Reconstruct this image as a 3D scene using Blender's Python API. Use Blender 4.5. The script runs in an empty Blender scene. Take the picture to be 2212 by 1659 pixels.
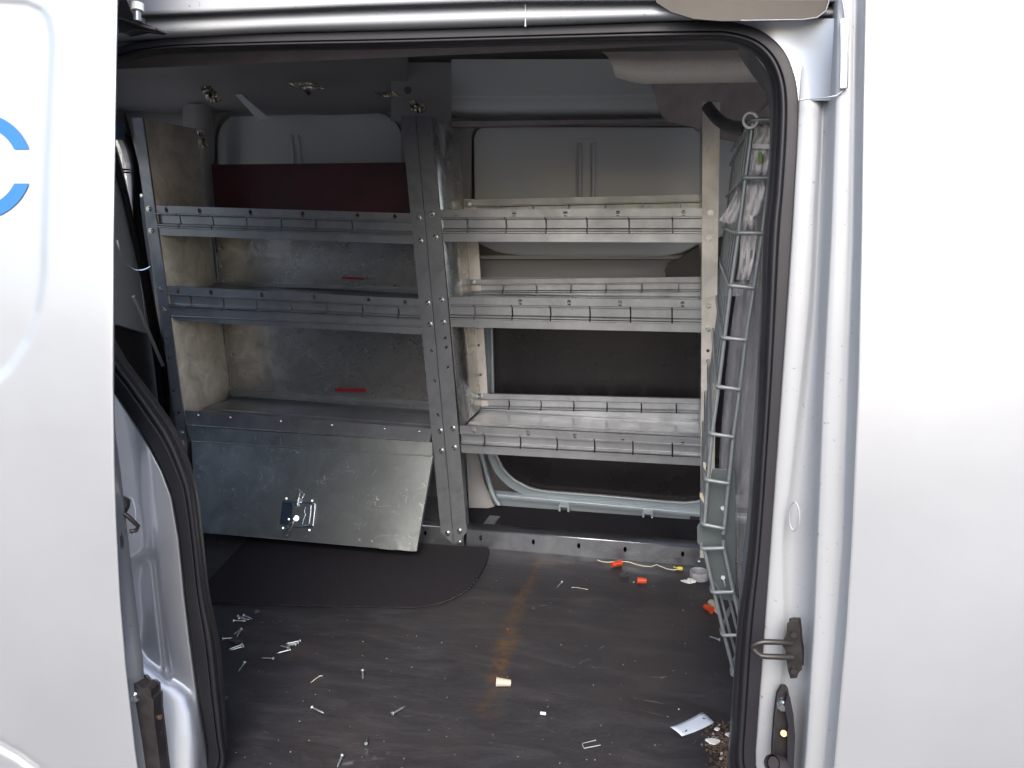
import bpy, math, random
from mathutils import Vector, Matrix, Euler, noise
random.seed(7)
R = math.radians
scene = bpy.context.scene
col = scene.collection

# ------------------------------------------------------------------ camera
F = 1661.0; W0 = 2212.0; H0 = 1659.0
CAM = Vector((0.0, -0.95, 0.893))
CROT = Euler((R(90 - 12.0), 0, R(11.4)), 'XYZ')
cd = bpy.data.cameras.new('camera'); cam = bpy.data.objects.new('camera', cd); col.objects.link(cam)
cam.location = CAM; cam.rotation_euler = CROT
cd.sensor_width = 36; cd.lens = 36 * F / W0; cd.clip_start = 0.02; cd.clip_end = 500
scene.camera = cam

# ------------------------------------------------------------------ world, sun, exposure
w = bpy.data.worlds.new('World'); scene.world = w; w.use_nodes = True
nt = w.node_tree; nt.nodes.clear()
sky = nt.nodes.new('ShaderNodeTexSky'); sky.sky_type = 'NISHITA'; sky.sun_disc = False
sky.sun_elevation = R(44); sky.sun_rotation = R(173); sky.air_density = 1.0; sky.dust_density = 4.0; sky.ozone_density = 1.0
bg = nt.nodes.new('ShaderNodeBackground'); bg.inputs[1].default_value = 0.15
out = nt.nodes.new('ShaderNodeOutputWorld')
nt.links.new(sky.outputs[0], bg.inputs[0]); nt.links.new(bg.outputs[0], out.inputs[0])
sd = bpy.data.lights.new('sun', 'SUN'); sun = bpy.data.objects.new('sun', sd); col.objects.link(sun)
sd.energy = 0.7; sd.angle = R(30); sd.color = (1, .995, .985)
sdir = Vector((math.sin(R(7)) * math.cos(R(44)), -math.cos(R(7)) * math.cos(R(44)), math.sin(R(44))))
sun.rotation_euler = sdir.to_track_quat('Z', 'Y').to_euler()
sun.location = (0, -3, 5)
vs = scene.view_settings
vs.view_transform = 'Standard'; vs.look = 'None'; vs.exposure = 1.5; vs.gamma = 1; vs.use_curve_mapping = False

# ------------------------------------------------------------------ projection of photo points to planes
CM = CROT.to_matrix()
def ray(u, v):
    return CM @ Vector(((u - W0/2) / F, -(v - H0/2) / F, -1.0))
def PY(u, v, Y):
    d = ray(u, v); return CAM + d * ((Y - CAM.y) / d.y)
def PX(u, v, X):
    d = ray(u, v); return CAM + d * ((X - CAM.x) / d.x)
def PZ(u, v, Z=0.0):
    d = ray(u, v); return CAM + d * ((Z - CAM.z) / d.z)
def g(z):
    z = max(-.75, min(1.5, z))
    return .10 * ((z - .5) / .8) ** 2 if z > .5 else .09 * ((.5 - z) / .8) ** 2
def PG(u, v, y0):
    y0 -= .08; Y = y0
    for _ in range(14):
        p = PY(u, v, Y); Y = y0 + g(p.z)
    return PY(u, v, Y)
def lerp(a, b, t): return a + (b - a) * t
def interp(tab, x):
    if x <= tab[0][0]: return tab[0][1]
    for (a, fa), (b, fb) in zip(tab, tab[1:]):
        if x <= b: return fa + (fb - fa) * (x - a) / (b - a)
    return tab[-1][1]

# ------------------------------------------------------------------ mesh builder
ORG = {}
class MB:
    def __init__(s): s.v = []; s.f = []; s.sm = []
    def add(s, vs_, fs, smooth=False):
        o = len(s.v); s.v += [Vector(p) for p in vs_]
        s.f += [[i + o for i in f] for f in fs]; s.sm += [smooth] * len(fs); return s
    def box(s, c, d, rot=None):
        c = Vector(c); d = Vector(d) / 2
        m = rot if rot is not None else Matrix.Identity(3)
        p = [c + m @ Vector((x*d.x, y*d.y, z*d.z)) for x in (-1,1) for y in (-1,1) for z in (-1,1)]
        return s.add(p, [(0,1,3,2),(4,6,7,5),(0,4,5,1),(2,3,7,6),(0,2,6,4),(1,5,7,3)])
    def prism(s, pts, vec):
        n = len(pts); vec = Vector(vec); a = [Vector(p) for p in pts]; b = [p + vec for p in a]
        fs = [list(range(n)), list(range(2*n-1, n-1, -1))] + [(i, (i+1) % n, (i+1) % n + n, i + n) for i in range(n)]
        return s.add(a + b, fs)
    def tube(s, pts, r, n=10, caps=True, closed=False):
        pts = [Vector(p) for p in pts]; m = len(pts); rs = r if isinstance(r, (list, tuple)) else [r]*m
        vs_ = []; up = None
        for i, p in enumerate(pts):
            a = pts[i-1] if (i > 0 or closed) else p; b = pts[(i+1) % m] if (i < m-1 or closed) else p
            t = (b - a).normalized()
            if up is None: up = t.orthogonal().normalized()
            up = (up - t * up.dot(t)).normalized(); q = t.cross(up)
            vs_ += [p + (up*math.cos(2*math.pi*k/n) + q*math.sin(2*math.pi*k/n)) * rs[i] for k in range(n)]
        fs = []
        for i in range(m if closed else m-1):
            j = (i+1) % m
            fs += [(i*n+k, i*n+(k+1) % n, j*n+(k+1) % n, j*n+k) for k in range(n)]
        s.add(vs_, fs, True)
        if caps and not closed:
            s.add(vs_[:n], [list(range(n))[::-1]]); s.add(vs_[-n:], [list(range(n))])
        return s
    def loft(s, rows, smooth=True, closed=False):
        n = len(rows[0]); vs_ = [p for r in rows for p in r]; fs = []
        for i in range(len(rows)-1):
            for k in range(n if closed else n-1):
                k2 = (k+1) % n; fs.append((i*n+k, i*n+k2, (i+1)*n+k2, (i+1)*n+k))
        return s.add(vs_, fs, smooth)
    def cell(s, M, x0, x1, y0, y1, cx, cy, rx, ry, n=12):
        """flat cell with an oval hole; M maps (x, y) to a point"""
        o = []; h = []
        for k in range(n):
            a = 2*math.pi*(k+.5)/n; c, q = math.cos(a), math.sin(a)
            h.append((cx + rx*c, cy + ry*q))
            m_ = max(abs(c), abs(q)); ex = c/m_; ey = q/m_
            o.append((cx + ((x1-cx) if ex > 0 else (cx-x0))*ex, cy + ((y1-cy) if ey > 0 else (cy-y0))*ey))
        # corners
        vs_ = [M(*p) for p in o] + [M(*p) for p in h]
        fs = [(k, (k+1) % n, (k+1) % n+n, k+n) for k in range(n)]
        s.add(vs_, fs)
        for cxx, cyy in ((x0,y0),(x1,y0),(x1,y1),(x0,y1)):
            near = sorted(range(n), key=lambda k: (o[k][0]-cxx)**2/(x1-x0)**2 + (o[k][1]-cyy)**2/(y1-y0)**2)[:2]
            s.add([M(cxx,cyy), M(*o[near[0]]), M(*o[near[1]])], [(0,1,2)])
        return s
    def strip(s, M, x0, x1, y0, y1, holes):
        """strip in x (long) with oval holes [(cx, rx, cy, ry)]"""
        holes = sorted(holes); x = x0
        for cx, rx, cy, ry in holes:
            a = cx - rx*1.8; b = cx + rx*1.8
            if a <= x or b >= x1: continue
            s.add([M(x,y0), M(a,y0), M(a,y1), M(x,y1)], [(0,1,2,3)])
            s.cell(M, a, b, y0, y1, cx, cy, rx, ry); x = b
        s.add([M(x,y0), M(x1,y0), M(x1,y1), M(x,y1)], [(0,1,2,3)]); return s
    def build(s, name, mat, parent=None, solid=0, bevel=0, subsurf=0):
        lo = Vector([min(p[i] for p in s.v) for i in range(3)]); hi = Vector([max(p[i] for p in s.v) for i in range(3)])
        c = (lo + hi) / 2
        if parent is None: c.z = lo.z
        me = bpy.data.meshes.new(name); me.from_pydata([p - c for p in s.v], [], s.f); me.validate()
        for p, q in zip(me.polygons, s.sm): p.use_smooth = q
        me.materials.append(mat)
        o = bpy.data.objects.new(name, me); col.objects.link(o)
        if parent is not None:
            o.parent = parent; o.location = c - ORG[parent.name]
        else: o.location = c
        ORG[o.name] = c
        if solid:
            m = o.modifiers.new('thickness', 'SOLIDIFY'); m.thickness = solid; m.offset = 0
        if bevel:
            m = o.modifiers.new('bevel', 'BEVEL'); m.width = bevel; m.segments = 2; m.limit_method = 'ANGLE'; m.angle_limit = R(35)
        return o
def empty(name, loc):
    o = bpy.data.objects.new(name, None); col.objects.link(o); o.location = loc; o.empty_display_size = .05
    ORG[o.name] = Vector(loc); return o
def tag(o, label=None, cat=None, group=None, kind=None):
    if label: o['label'] = label
    if cat: o['category'] = cat
    if group: o['group'] = group
    if kind: o['kind'] = kind
    return o

# ------------------------------------------------------------------ materials
def newmat(name):
    m = bpy.data.materials.new(name); m.use_nodes = True; n = m.node_tree; b = n.nodes['Principled BSDF']; return m, n, b
def N(n, t, **k):
    x = n.nodes.new(t)
    for a, v in k.items(): setattr(x, a, v)
    return x
def noise_tex(n, scale, detail=4, rough=.5, stretch=None, dist=0):
    tc = N(n, 'ShaderNodeTexCoord'); mp = N(n, 'ShaderNodeMapping')
    if stretch: mp.inputs['Scale'].default_value = stretch
    n.links.new(tc.outputs['Object'], mp.inputs[0])
    t = N(n, 'ShaderNodeTexNoise'); t.inputs['Scale'].default_value = scale; t.inputs['Detail'].default_value = detail
    t.inputs['Roughness'].default_value = rough; t.inputs['Distortion'].default_value = dist
    n.links.new(mp.outputs[0], t.inputs['Vector']); return t
def ramp(n, src, stops):
    r = N(n, 'ShaderNodeValToRGB'); e = r.color_ramp.elements
    while len(e) < len(stops): e.new(.5)
    for el, (p, c) in zip(e, stops):
        el.position = p; el.color = (c, c, c, 1) if not isinstance(c, tuple) else (*c, 1)
    n.links.new(src, r.inputs[0]); return r
def mix(n, fac, a, b, mode='MIX'):
    m = N(n, 'ShaderNodeMix', data_type='RGBA', blend_type=mode)
    for s, v in ((0, fac), (6, a), (7, b)):
        if hasattr(v, 'is_output') or isinstance(v, bpy.types.NodeSocket): n.links.new(v, m.inputs[s])
        elif isinstance(v, tuple): m.inputs[s].default_value = (*v, 1)
        else: m.inputs[s].default_value = v
    return m.outputs[2]
def bump(n, b, src, strength, dist=.001):
    x = N(n, 'ShaderNodeBump'); x.inputs['Strength'].default_value = strength; x.inputs['Distance'].default_value = dist
    n.links.new(src, x.inputs['Height'])
    if b.inputs['Normal'].is_linked:
        n.links.new(b.inputs['Normal'].links[0].from_socket, x.inputs['Normal'])
    n.links.new(x.outputs[0], b.inputs['Normal'])

def M_plain(name, c, rough=.5, metal=0, spec=.5, var=.12, scale=30, bmp=0, stretch=None, coat=0):
    m, n, b = newmat(name)
    t = noise_tex(n, scale, 6, .6, stretch)
    r = ramp(n, t.outputs[0], [(.3, 1 - var), (.7, 1 + var)])
    n.links.new(mix(n, 1.0, c, r.outputs[0], 'MULTIPLY'), b.inputs['Base Color'])
    rr = ramp(n, t.outputs[0], [(.25, max(0, rough - var*.6)), (.75, min(1, rough + var*.6))])
    n.links.new(rr.outputs[0], b.inputs['Roughness'])
    b.inputs['Metallic'].default_value = metal; b.inputs['Specular IOR Level'].default_value = spec
    b.inputs['Coat Weight'].default_value = coat; b.inputs['Coat Roughness'].default_value = .06
    if bmp: bump(n, b, t.outputs[0], bmp, .001)
    return m

def M_alu(name, c, rough, scratch, seed=0, vert=False, smudge=.5, metal=.92):
    m, n, b = newmat(name)
    b.inputs['Metallic'].default_value = metal
    st = (1, 1, 12) if not vert else (12, 12, 1)
    gr = noise_tex(n, 60, 3, .6, (2, 2, 60) if not vert else (60, 60, 2))
    sm = noise_tex(n, 5 + seed, 6, .65, dist=.6)
    sr = ramp(n, sm.outputs[0], [(.32, 1 - smudge*.7), (.66, 1.1)])
    base = mix(n, 1.0, c, sr.outputs[0], 'MULTIPLY')
    # scratches: short wiggly contour pieces of a noise field, kept only in patches; bare scuffed metal scatters light
    tot = None; lid = 1 if 'lid' in name or 'back' in name else 0
    for k, (sc_, stv, wd_, pt) in enumerate([(11, (1, 1, 2.4), .0045, .57), (19, (2.2, 1, .6), .0055, .59), (33, (1, 1, 1.5), .012, .63)]):
        nf = noise_tex(n, sc_ + seed*.7, 1.2, .4, stv, .5)
        sb = N(n, 'ShaderNodeMath', operation='SUBTRACT'); n.links.new(nf.outputs[0], sb.inputs[0]); sb.inputs[1].default_value = .5 + .02*k
        ab = N(n, 'ShaderNodeMath', operation='ABSOLUTE'); n.links.new(sb.outputs[0], ab.inputs[0])
        wd_ *= 1 + .7*lid; pt -= .025*lid
        ed = ramp(n, ab.outputs[0], [(0, 1), (wd_, 0)])
        nm = noise_tex(n, 20 + 7*k + seed, 5, .8); pr = ramp(n, nm.outputs[0], [(pt, 0), (pt + .04, 1)])
        mm = N(n, 'ShaderNodeMath', operation='MULTIPLY'); n.links.new(ed.outputs[0], mm.inputs[0]); n.links.new(pr.outputs[0], mm.inputs[1])
        if tot is None: tot = mm
        else:
            mx = N(n, 'ShaderNodeMath', operation='MAXIMUM'); n.links.new(tot.outputs[0], mx.inputs[0]); n.links.new(mm.outputs[0], mx.inputs[1]); tot = mx
    m2 = N(n, 'ShaderNodeMath', operation='MULTIPLY'); n.links.new(tot.outputs[0], m2.inputs[0]); m2.inputs[1].default_value = scratch
    base = mix(n, m2.outputs[0], base, (.62, .64, .66) if name != 'worn_sheet_lit_cream' else (.14, .11, .09))
    mt_ = N(n, 'ShaderNodeMapRange'); n.links.new(m2.outputs[0], mt_.inputs[0]); mt_.inputs[3].default_value = metal; mt_.inputs[4].default_value = .1
    n.links.new(mt_.outputs[0], b.inputs['Metallic'])
    n.links.new(base, b.inputs['Base Color'])
    rr = ramp(n, sm.outputs[0], [(.3, rough + .08), (.7, rough - .05)])
    n.links.new(rr.outputs[0], b.inputs['Roughness'])
    bump(n, b, gr.outputs[0], .12, .0006)
    lw = noise_tex(n, 3.5, 1, .4, (1, 1, 1.6)); bump(n, b, lw.outputs[0], .5, .006)
    return m

def M_paint(name, c, metal=.35, rough=.32, coat=.6, wav=.25):
    m, n, b = newmat(name)
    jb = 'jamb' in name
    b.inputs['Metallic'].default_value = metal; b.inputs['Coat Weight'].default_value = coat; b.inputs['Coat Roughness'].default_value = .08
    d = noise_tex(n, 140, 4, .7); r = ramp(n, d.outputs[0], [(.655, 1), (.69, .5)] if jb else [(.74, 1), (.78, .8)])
    lo = noise_tex(n, 2.2, 5, .6); lr = ramp(n, lo.outputs[0], [(.3, .95), (.7, 1.02)])
    x = mix(n, 1.0, c, r.outputs[0], 'MULTIPLY'); x = mix(n, 1.0, x, lr.outputs[0], 'MULTIPLY')
    n.links.new(x, b.inputs['Base Color'])
    rr = ramp(n, lo.outputs[0], [(.3, rough - .05), (.7, rough + .08)]); n.links.new(rr.outputs[0], b.inputs['Roughness'])
    if wav: bump(n, b, lo.outputs[0], wav, .01)
    return m

mat = {}
mat['panel'] = M_paint('silver_body_paint', (.45, .475, .51), .55, .38, .5, .12)
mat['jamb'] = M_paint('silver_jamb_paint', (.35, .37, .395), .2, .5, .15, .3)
mat['pillar'] = M_paint('silver_pillar_paint', (.46, .48, .52), .5, .30, .5, .35)
mat['edge'] = M_paint('grey_door_edge_paint', (.17, .18, .20), .2, .4, .3, .2)
mat['inner'] = M_paint('grey_interior_paint', (.69, .73, .76), .0, .42, .1, .25)
mat['inner_dark'] = M_paint('dark_interior_paint', (.34, .335, .34), .0, .5, .05, .35)
mat['inner_blue'] = M_paint('blue_grey_sill_paint', (.40, .47, .52), .2, .35, .2, .2)
mat['lining'] = M_plain('dark_roof_lining', (.40, .355, .365), .85, spec=.2, bmp=.3)
mat['pad'] = M_plain('beige_headliner_fabric', (.95, .90, .82), .9, spec=.2, var=.06, scale=200, bmp=.4)
mat['rubber'] = M_plain('black_rubber_seal', (.015, .015, .020), .55, spec=.4, var=.12, scale=9)
mat['black'] = M_plain('black_plastic', (.035, .032, .036), .42, spec=.5)
mat['brownblack'] = M_plain('oiled_black_steel', (.032, .029, .030), .38, metal=.35, var=.25, scale=60)
mat['glass'] = M_plain('blacked_window', (.019, .0175, .021), .28, spec=.35, var=.06, scale=5)
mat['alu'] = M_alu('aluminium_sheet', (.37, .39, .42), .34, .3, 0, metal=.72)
mat['alu_post'] = M_alu('aluminium_post', (.32, .34, .375), .36, .35, 2, vert=True, metal=.72)
mat['alu_post_lit'] = M_alu('aluminium_post_lit', (.78, .755, .71), .42, .25, 3, vert=True, smudge=.4, metal=.45)  # paler copy of the post metal, reflected light put into its colour
mat['alu_tray'] = M_alu('tray_sheet_sky_lit', (.80, .81, .82), .20, .6, 8, metal=.6, smudge=.3)  # base lightened to stand for sky reflected in the trays
mat['alu_lid'] = M_alu('scuffed_steel_lid', (.27, .295, .30), .36, 1.0, 4, metal=.85)
mat['alu_back'] = M_alu('scuffed_back_sheet', (.62, .62, .61), .26, .35, 5)
mat['alu_base'] = M_alu('aluminium_base_rail', (.34, .365, .41), .32, .6, 6)
mat['cream'] = M_alu('worn_sheet_lit_cream', (1.0, .90, .76), .5, .8, 7, smudge=.5, metal=.25)  # worn sheet toned cream for window light reflected in it
mat['zinc'] = M_plain('zinc_bolt', (.62, .66, .66), .28, metal=1, var=.2, scale=200)
mat['screw'] = M_plain('zinc_screw', (.50, .55, .58), .35, metal=.8, var=.2, scale=200)
mat['chrome'] = M_plain('bright_chrome', (.75, .8, .84), .14, metal=1, var=.05)
mat['bluechrome'] = M_plain('blued_zinc_latch', (.38, .52, .64), .18, metal=1, var=.15)
mat['wire'] = M_plain('grey_coated_wire', (.22, .245, .255), .36, metal=.2, var=.1, scale=80, coat=.3)
mat['plate'] = M_plain('grey_coated_plate', (.10, .12, .124), .42, metal=.15, var=.08, scale=10)
mat['maroon'] = M_plain('dark_red_board', (.075, .024, .036), .6, var=.45, scale=9)
mat['mat'] = M_plain('black_carpet_mat', (.019, .018, .022), .95, spec=.15, var=.5, scale=350, bmp=1.0)
mat['orange'] = M_plain('orange_plastic', (.50, .06, .018), .4, var=.1)
mat['beige'] = M_plain('beige_plastic', (.40, .36, .30), .5, var=.08)
mat['greyplastic'] = M_plain('grey_plastic', (.30, .31, .33), .45, var=.08)
mat['tube'] = M_plain('dark_grey_hose', (.07, .075, .085), .45, var=.15)
mat['white'] = M_plain('white_plastic', (.75, .76, .76), .5, var=.05)
mat['card'] = M_plain('white_card', (.52, .60, .72), .6, var=.06, scale=20)
mat['ink'] = M_plain('black_ink', (.02, .02, .025), .6)
mat['blue'] = M_plain('blue_lettering', (.010, .125, .38), .35, var=.03, coat=.3)
mat['yellow'] = M_plain('yellow_plastic', (.62, .52, .04), .45)
mat['string'] = M_plain('pale_string', (.55, .53, .42), .8)
mat['brass'] = M_plain('brass', (.30, .21, .11), .4, metal=.8)
mat['copper'] = M_plain('copper_stud', (.60, .38, .28), .35, metal=.9)
mat['foil'] = M_plain('crumpled_foil', (.75, .72, .66), .22, metal=1, var=.15, scale=90, bmp=1.0)
mat['bluefoam'] = M_plain('blue_grey_foam', (.12, .17, .27), .8, var=.2)

def M_floor():
    m, n, b = newmat('worn_black_floor')
    a = N(n, 'ShaderNodeAttribute'); a.attribute_name = 'stain'
    sep = N(n, 'ShaderNodeSeparateColor'); n.links.new(a.outputs['Color'], sep.inputs[0])
    t1 = noise_tex(n, 6, 8, .65, (1, 3.2, 1), .8); r1 = ramp(n, t1.outputs[0], [(.3, (.021, .0205, .024)), (.5, (.028, .0275, .032)), (.75, (.043, .042, .048))])
    t2 = noise_tex(n, 90, 5, .75, (1, 2.5, 1)); r2 = ramp(n, t2.outputs[0], [(.35, .72), (.62, 1.12)])
    c = mix(n, 1.0, r1.outputs[0], r2.outputs[0], 'MULTIPLY')
    t3 = noise_tex(n, 3.3, 5, .6); r3 = ramp(n, t3.outputs[0], [(.5, 0), (.7, .5)])
    c = mix(n, r3.outputs[0], c, (.042, .036, .034))
    # pale scuffs
    t4 = noise_tex(n, 16, 9, .8, (.7, 6, 1), 1.6); r4 = ramp(n, t4.outputs[0], [(.64, 0), (.76, .55)])
    c = mix(n, r4.outputs[0], c, (.15, .15, .155))
    tc = N(n, 'ShaderNodeTexCoord')
    for k, rot in enumerate((.3, 1.1)):
        mp = N(n, 'ShaderNodeMapping'); mp.inputs['Rotation'].default_value = (0, 0, rot); mp.inputs['Scale'].default_value = (.35, 1, 1)
        n.links.new(tc.outputs['Object'], mp.inputs[0])
        vo = N(n, 'ShaderNodeTexVoronoi', feature='DISTANCE_TO_EDGE'); vo.inputs['Scale'].default_value = 9 + 5*k
        n.links.new(mp.outputs[0], vo.inputs['Vector']); e = ramp(n, vo.outputs['Distance'], [(0, .5), (.006, 0)])
        t5 = noise_tex(n, 9 + k*4, 4, .7); r5 = ramp(n, t5.outputs[0], [(.6, 0), (.66, 1)])
        mm = N(n, 'ShaderNodeMath', operation='MULTIPLY'); n.links.new(e.outputs[0], mm.inputs[0]); n.links.new(r5.outputs[0], mm.inputs[1])
        c = mix(n, mm.outputs[0], c, (.2, .2, .21))
    t6 = noise_tex(n, 45, 6, .75); r6 = ramp(n, t6.outputs[0], [(.38, .05), (.62, 1)])
    mm = N(n, 'ShaderNodeMath', operation='MULTIPLY'); n.links.new(sep.outputs[0], mm.inputs[0]); n.links.new(r6.outputs[0], mm.inputs[1])
    c = mix(n, mm.outputs[0], c, (.085, .047, .020))
    n.links.new(c, b.inputs['Base Color'])
    rr = ramp(n, t1.outputs[0], [(.3, .42), (.7, .68)]); n.links.new(rr.outputs[0], b.inputs['Roughness'])
    b.inputs['Specular IOR Level'].default_value = .4
    bump(n, b, t2.outputs[0], .35, .0012); bump(n, b, t1.outputs[0], .25, .006)
    return m
mat['floor'] = M_floor()
def M_clear(name, c, alpha, rough=.12, bmp=.8, sc=18):
    m, n, b = newmat(name)
    b.inputs['Base Color'].default_value = (*c, 1); b.inputs['Roughness'].default_value = rough
    b.inputs['Specular IOR Level'].default_value = .8
    t = noise_tex(n, sc, 3, .5, (1, 1, .35), 1.2); r = ramp(n, t.outputs[0], [(.3, max(0, alpha - .15)), (.7, min(1, alpha + .2))])
    n.links.new(r.outputs[0], b.inputs['Alpha']); bump(n, b, t.outputs[0], bmp, .01)
    return m
mat['clear'] = M_clear('clear_plastic_film', (.30, .31, .34), .38)
mat['bag'] = M_clear('translucent_grey_bag', (.62, .61, .64), .8, .3, .35, 9)
def M_gravel():
    m, n, b = newmat('grey_gravel')
    t = noise_tex(n, 25, 8, .8); r = ramp(n, t.outputs[0], [(.35, (.05, .05, .05)), (.5, (.12, .115, .11)), (.65, (.22, .21, .20))])
    n.links.new(r.outputs[0], b.inputs['Base Color']); b.inputs['Roughness'].default_value = .9; bump(n, b, t.outputs[0], .8, .02)
    return m
mat['gravel'] = M_gravel()
mat['debris'] = M_plain('wood_chip_debris', (.11, .075, .05), .85, var=.6, scale=40)
mat['speck'] = M_plain('pale_specks', (.32, .31, .29), .7, var=.5, scale=40)

# ------------------------------------------------------------------ ground outside
b_ = MB(); G = -.58; n_ = 24
b_.loft([[(-60 + 120*i/n_, -60 + 120*j/n_, G) for i in range(n_+1)] for j in range(n_+1)])
tag(b_.build('ground', mat['gravel']), kind='structure')

# ------------------------------------------------------------------ VAN
van = empty('cargo_van', (0, .7, G))
tag(van, 'silver cargo van with its sliding side door open on an empty shelved load bay', 'van')
def vp(mb, name, m, **k): return mb.build(name, mat[m], van, **k)

# outer side panel to the right of the opening, with jamb profile
VS = [-260, 0, 234, 518, 830, 1165, 1362, 1620, 1800, 2200]
edge = [(-260, 1874), (0, 1865.5), (234, 1861), (518, 1857), (830, 1850), (1165, 1836), (1362, 1824), (1620, 1801), (1800, 1784), (2200, 1745)]
c1 = [(-260, 1858), (0, 1850), (234, 1846), (518, 1842), (830, 1830), (1165, 1820), (1362, 1804), (1620, 1781), (1800, 1764), (2200, 1725)]
c2 = [(-260, 1806), (0, 1802), (234, 1797), (518, 1787), (830, 1771), (1165, 1758), (1362, 1750), (1620, 1734), (1800, 1718), (2200, 1690)]
c3 = [(-260, 1780), (0, 1776), (234, 1771), (518, 1758), (830, 1738), (1165, 1697), (1362, 1695), (1620, 1676), (1800, 1662), (2200, 1630)]
c4 = [(-260, 1734), (0, 1732), (234, 1722), (518, 1707), (830, 1686), (1165, 1662), (1362, 1648), (1620, 1629), (1800, 1612), (2200, 1590)]
rows = []
vv = [VS[0] + (VS[-1]-VS[0])*i/60 for i in range(61)]
def wob(v, k, a=3): return a*math.sin(v*.006 + k*1.7) + a*.5*math.sin(v*.017 + k)
for v in vv:
    e, a, b2, c, d = [interp(t, v) for t in (edge, c1, c2, c3, c4)]
    prof = [(e+4, -.004), (e+.6, 0.001), (e-2, .006), (e-6, .016), (a+3, .024), (a, .028), (lerp(a, b2, .12), .0272), (lerp(a, b2, .3), .0272), (lerp(a, b2, .6), .0282), (b2+11, .030), (b2+8, .0315),
            (b2+5, .036), (b2 - 1 + wob(v, 1, 1), .056), (b2 - 6 + wob(v, 1, 1), .066), (lerp(b2, c, .3) + wob(v, 2, 1.5), .077), (lerp(b2, c, .6) + wob(v, 2, 1.5), .084), (c + 6 + wob(v, 3), .085), (c + 1 + wob(v, 3), .082), (c-4 + wob(v, 3), .0795), (c-7 + wob(v, 3), .0788), (lerp(c, d, .5), .0795), (d+7, .0805), (d+3, .083), (d+1, .088), (d, .1), (d-22, .13)]
    rows.append([PG(x, v, y) for x, y in prof])
vp(MB().loft(rows), 'door_pillar', 'jamb')
rows = []
for i in range(50):
    v = -400 + 2600*i/49; e = interp(edge, v)
    r_ = [PG(e - .3, v, .016), PG(e + .2, v, .008), PG(e + 1.4, v, .0015)]
    for k in range(30):
        r_.append(PG(e + 3 + (k/29)**1.3*640, v, 0.0))
    rows.append(r_)
pnl = vp(MB().loft(rows), 'outer_side_panel', 'panel')

# ---- header above the opening: roof edge, drip channel, rolled rail
us = [150 + 60*i for i in range(31)]   # 150..1950
def hv(u, tab): return interp(tab, u)
h0 = [(150, 42), (312, 36), (777, 16), (1100, 6), (1400, 4), (1640, 6), (1800, 8)]      # dark channel line
h1 = [(150, 96), (312, 88), (600, 72), (864, 66), (1168, 57), (1402, 48), (1530, 45), (1640, 44), (1800, 42)]   # seal edge
rows = []
for u in us:
    a = hv(u, h0); c = hv(u, h1)
    prof = [(a-190, .07), (a-120, .050), (a-70, .042), (a-45, .038), (a-30, .036), (a-14, .033), (a-6, .032), (a-3.5, .036), (a-2, .05), (a+2, .058), (a+3.5, .060), (lerp(a, c, .12), .052), (lerp(a, c, .25), .046), (lerp(a, c, .42), .042), (lerp(a, c, .58), .041), (lerp(a, c, .74), .044), (lerp(a, c, .88), .052), (c, .064), (c+12, .13)]
    rows.append([PG(u, y, d + .02) for y, d in prof])
vp(MB().loft(rows), 'door_header', 'jamb')
# flat brown-black sheet at the header's right, drip channel recess painted dark
m_ = MB(); pts = [(1400, -60), (1790, -60), (1788, 5), (1782, 22), (1768, 34), (1745, 40), (1700, 42), (1600, 43), (1560, 43.5), (1500, 39), (1450, 24), (1420, 4)]
mat['recess'] = M_plain('recess_dark_tone', (.085, .078, .070), .8, spec=.1, var=.2, scale=6)
m_.prism([PG(u, v, .052) for u, v in pts], (0, .004, 0)); vp(m_, 'drip_channel', 'recess', bevel=.001)
m_ = MB(); m_.tube([PG(u, v, .050) for u, v in [(1600, 44.5), (1735, 42.5), (1765, 38), (1784, 24), (1790, 5), (1792, -40)]], .0009, 8); vp(m_, 'channel_edge', 'edge')
# corner infill between header and pillar (flat bright painted corner)
m_ = MB(); rows = []
for i in range(13):
    t = i/12
    v = lerp(40, 217, t)
    lft = interp([(40, 1560), (60, 1630), (105, 1688), (156, 1712), (215, 1722), (300, 1722)], v) - 8
    rt = interp(c2, v) + 8
    rows.append([PG(lerp(lft, rt, k/8), v, .084 - .03*(k/8)**2) for k in range(9)])
vp(m_.loft(rows), 'frame_corner', 'panel')
# weld seam and sealer strip on the pillar
m_ = MB(); m_.tube([PG(u, v, .066 if u < 1765 else .040) for u, v in [(1727, 216), (1742, 214), (1760, 213)]] + [PG(u, v, .026) for u, v in [(1786, 211), (1806, 207), (1818, 199), (1823, 188)]], .0010, 8); vp(m_, 'seam_sealer', 'jamb')
m_ = MB(); m_.prism([PG(u, v, .022) for u, v in [(1818, 42), (1836, 38), (1832, 110), (1830, 188), (1816, 190), (1818, 120)]], (0, .004, 0)); vp(m_, 'sealer_tape', 'panel', bevel=.0006)
m_ = MB(); m_.tube([PG(u, v, .023) for u, v in [(1812, -30), (1822, 10), (1826, 40)]], .0014, 6); m_.tube([PG(u, v, .021) for u, v in [(1816, 42), (1817, 120), (1815, 190), (1830, 190), (1832, 110), (1836, 38)]], .0008, 6); vp(m_, 'sealer_bead', 'jamb')
# pressed oval plug
cx, cy = 1716, 1116
m_ = MB(); m_.tube([PG(cx + 11*math.cos(a), cy + 31*math.sin(a), .060 - .006*math.cos(a)) for a in [2*math.pi*k/28 for k in range(28)]], .0011, 6, closed=True); vp(m_, 'pressed_plug', 'jamb')
m_ = MB()
for v, k in ((24, 0), (26, 1)): pass
m_.tube([PG(1135, v, .0635) for v in (10, 25, 40, 58)], .0011, 6); vp(m_, 'header_seam', 'jamb')

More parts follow.
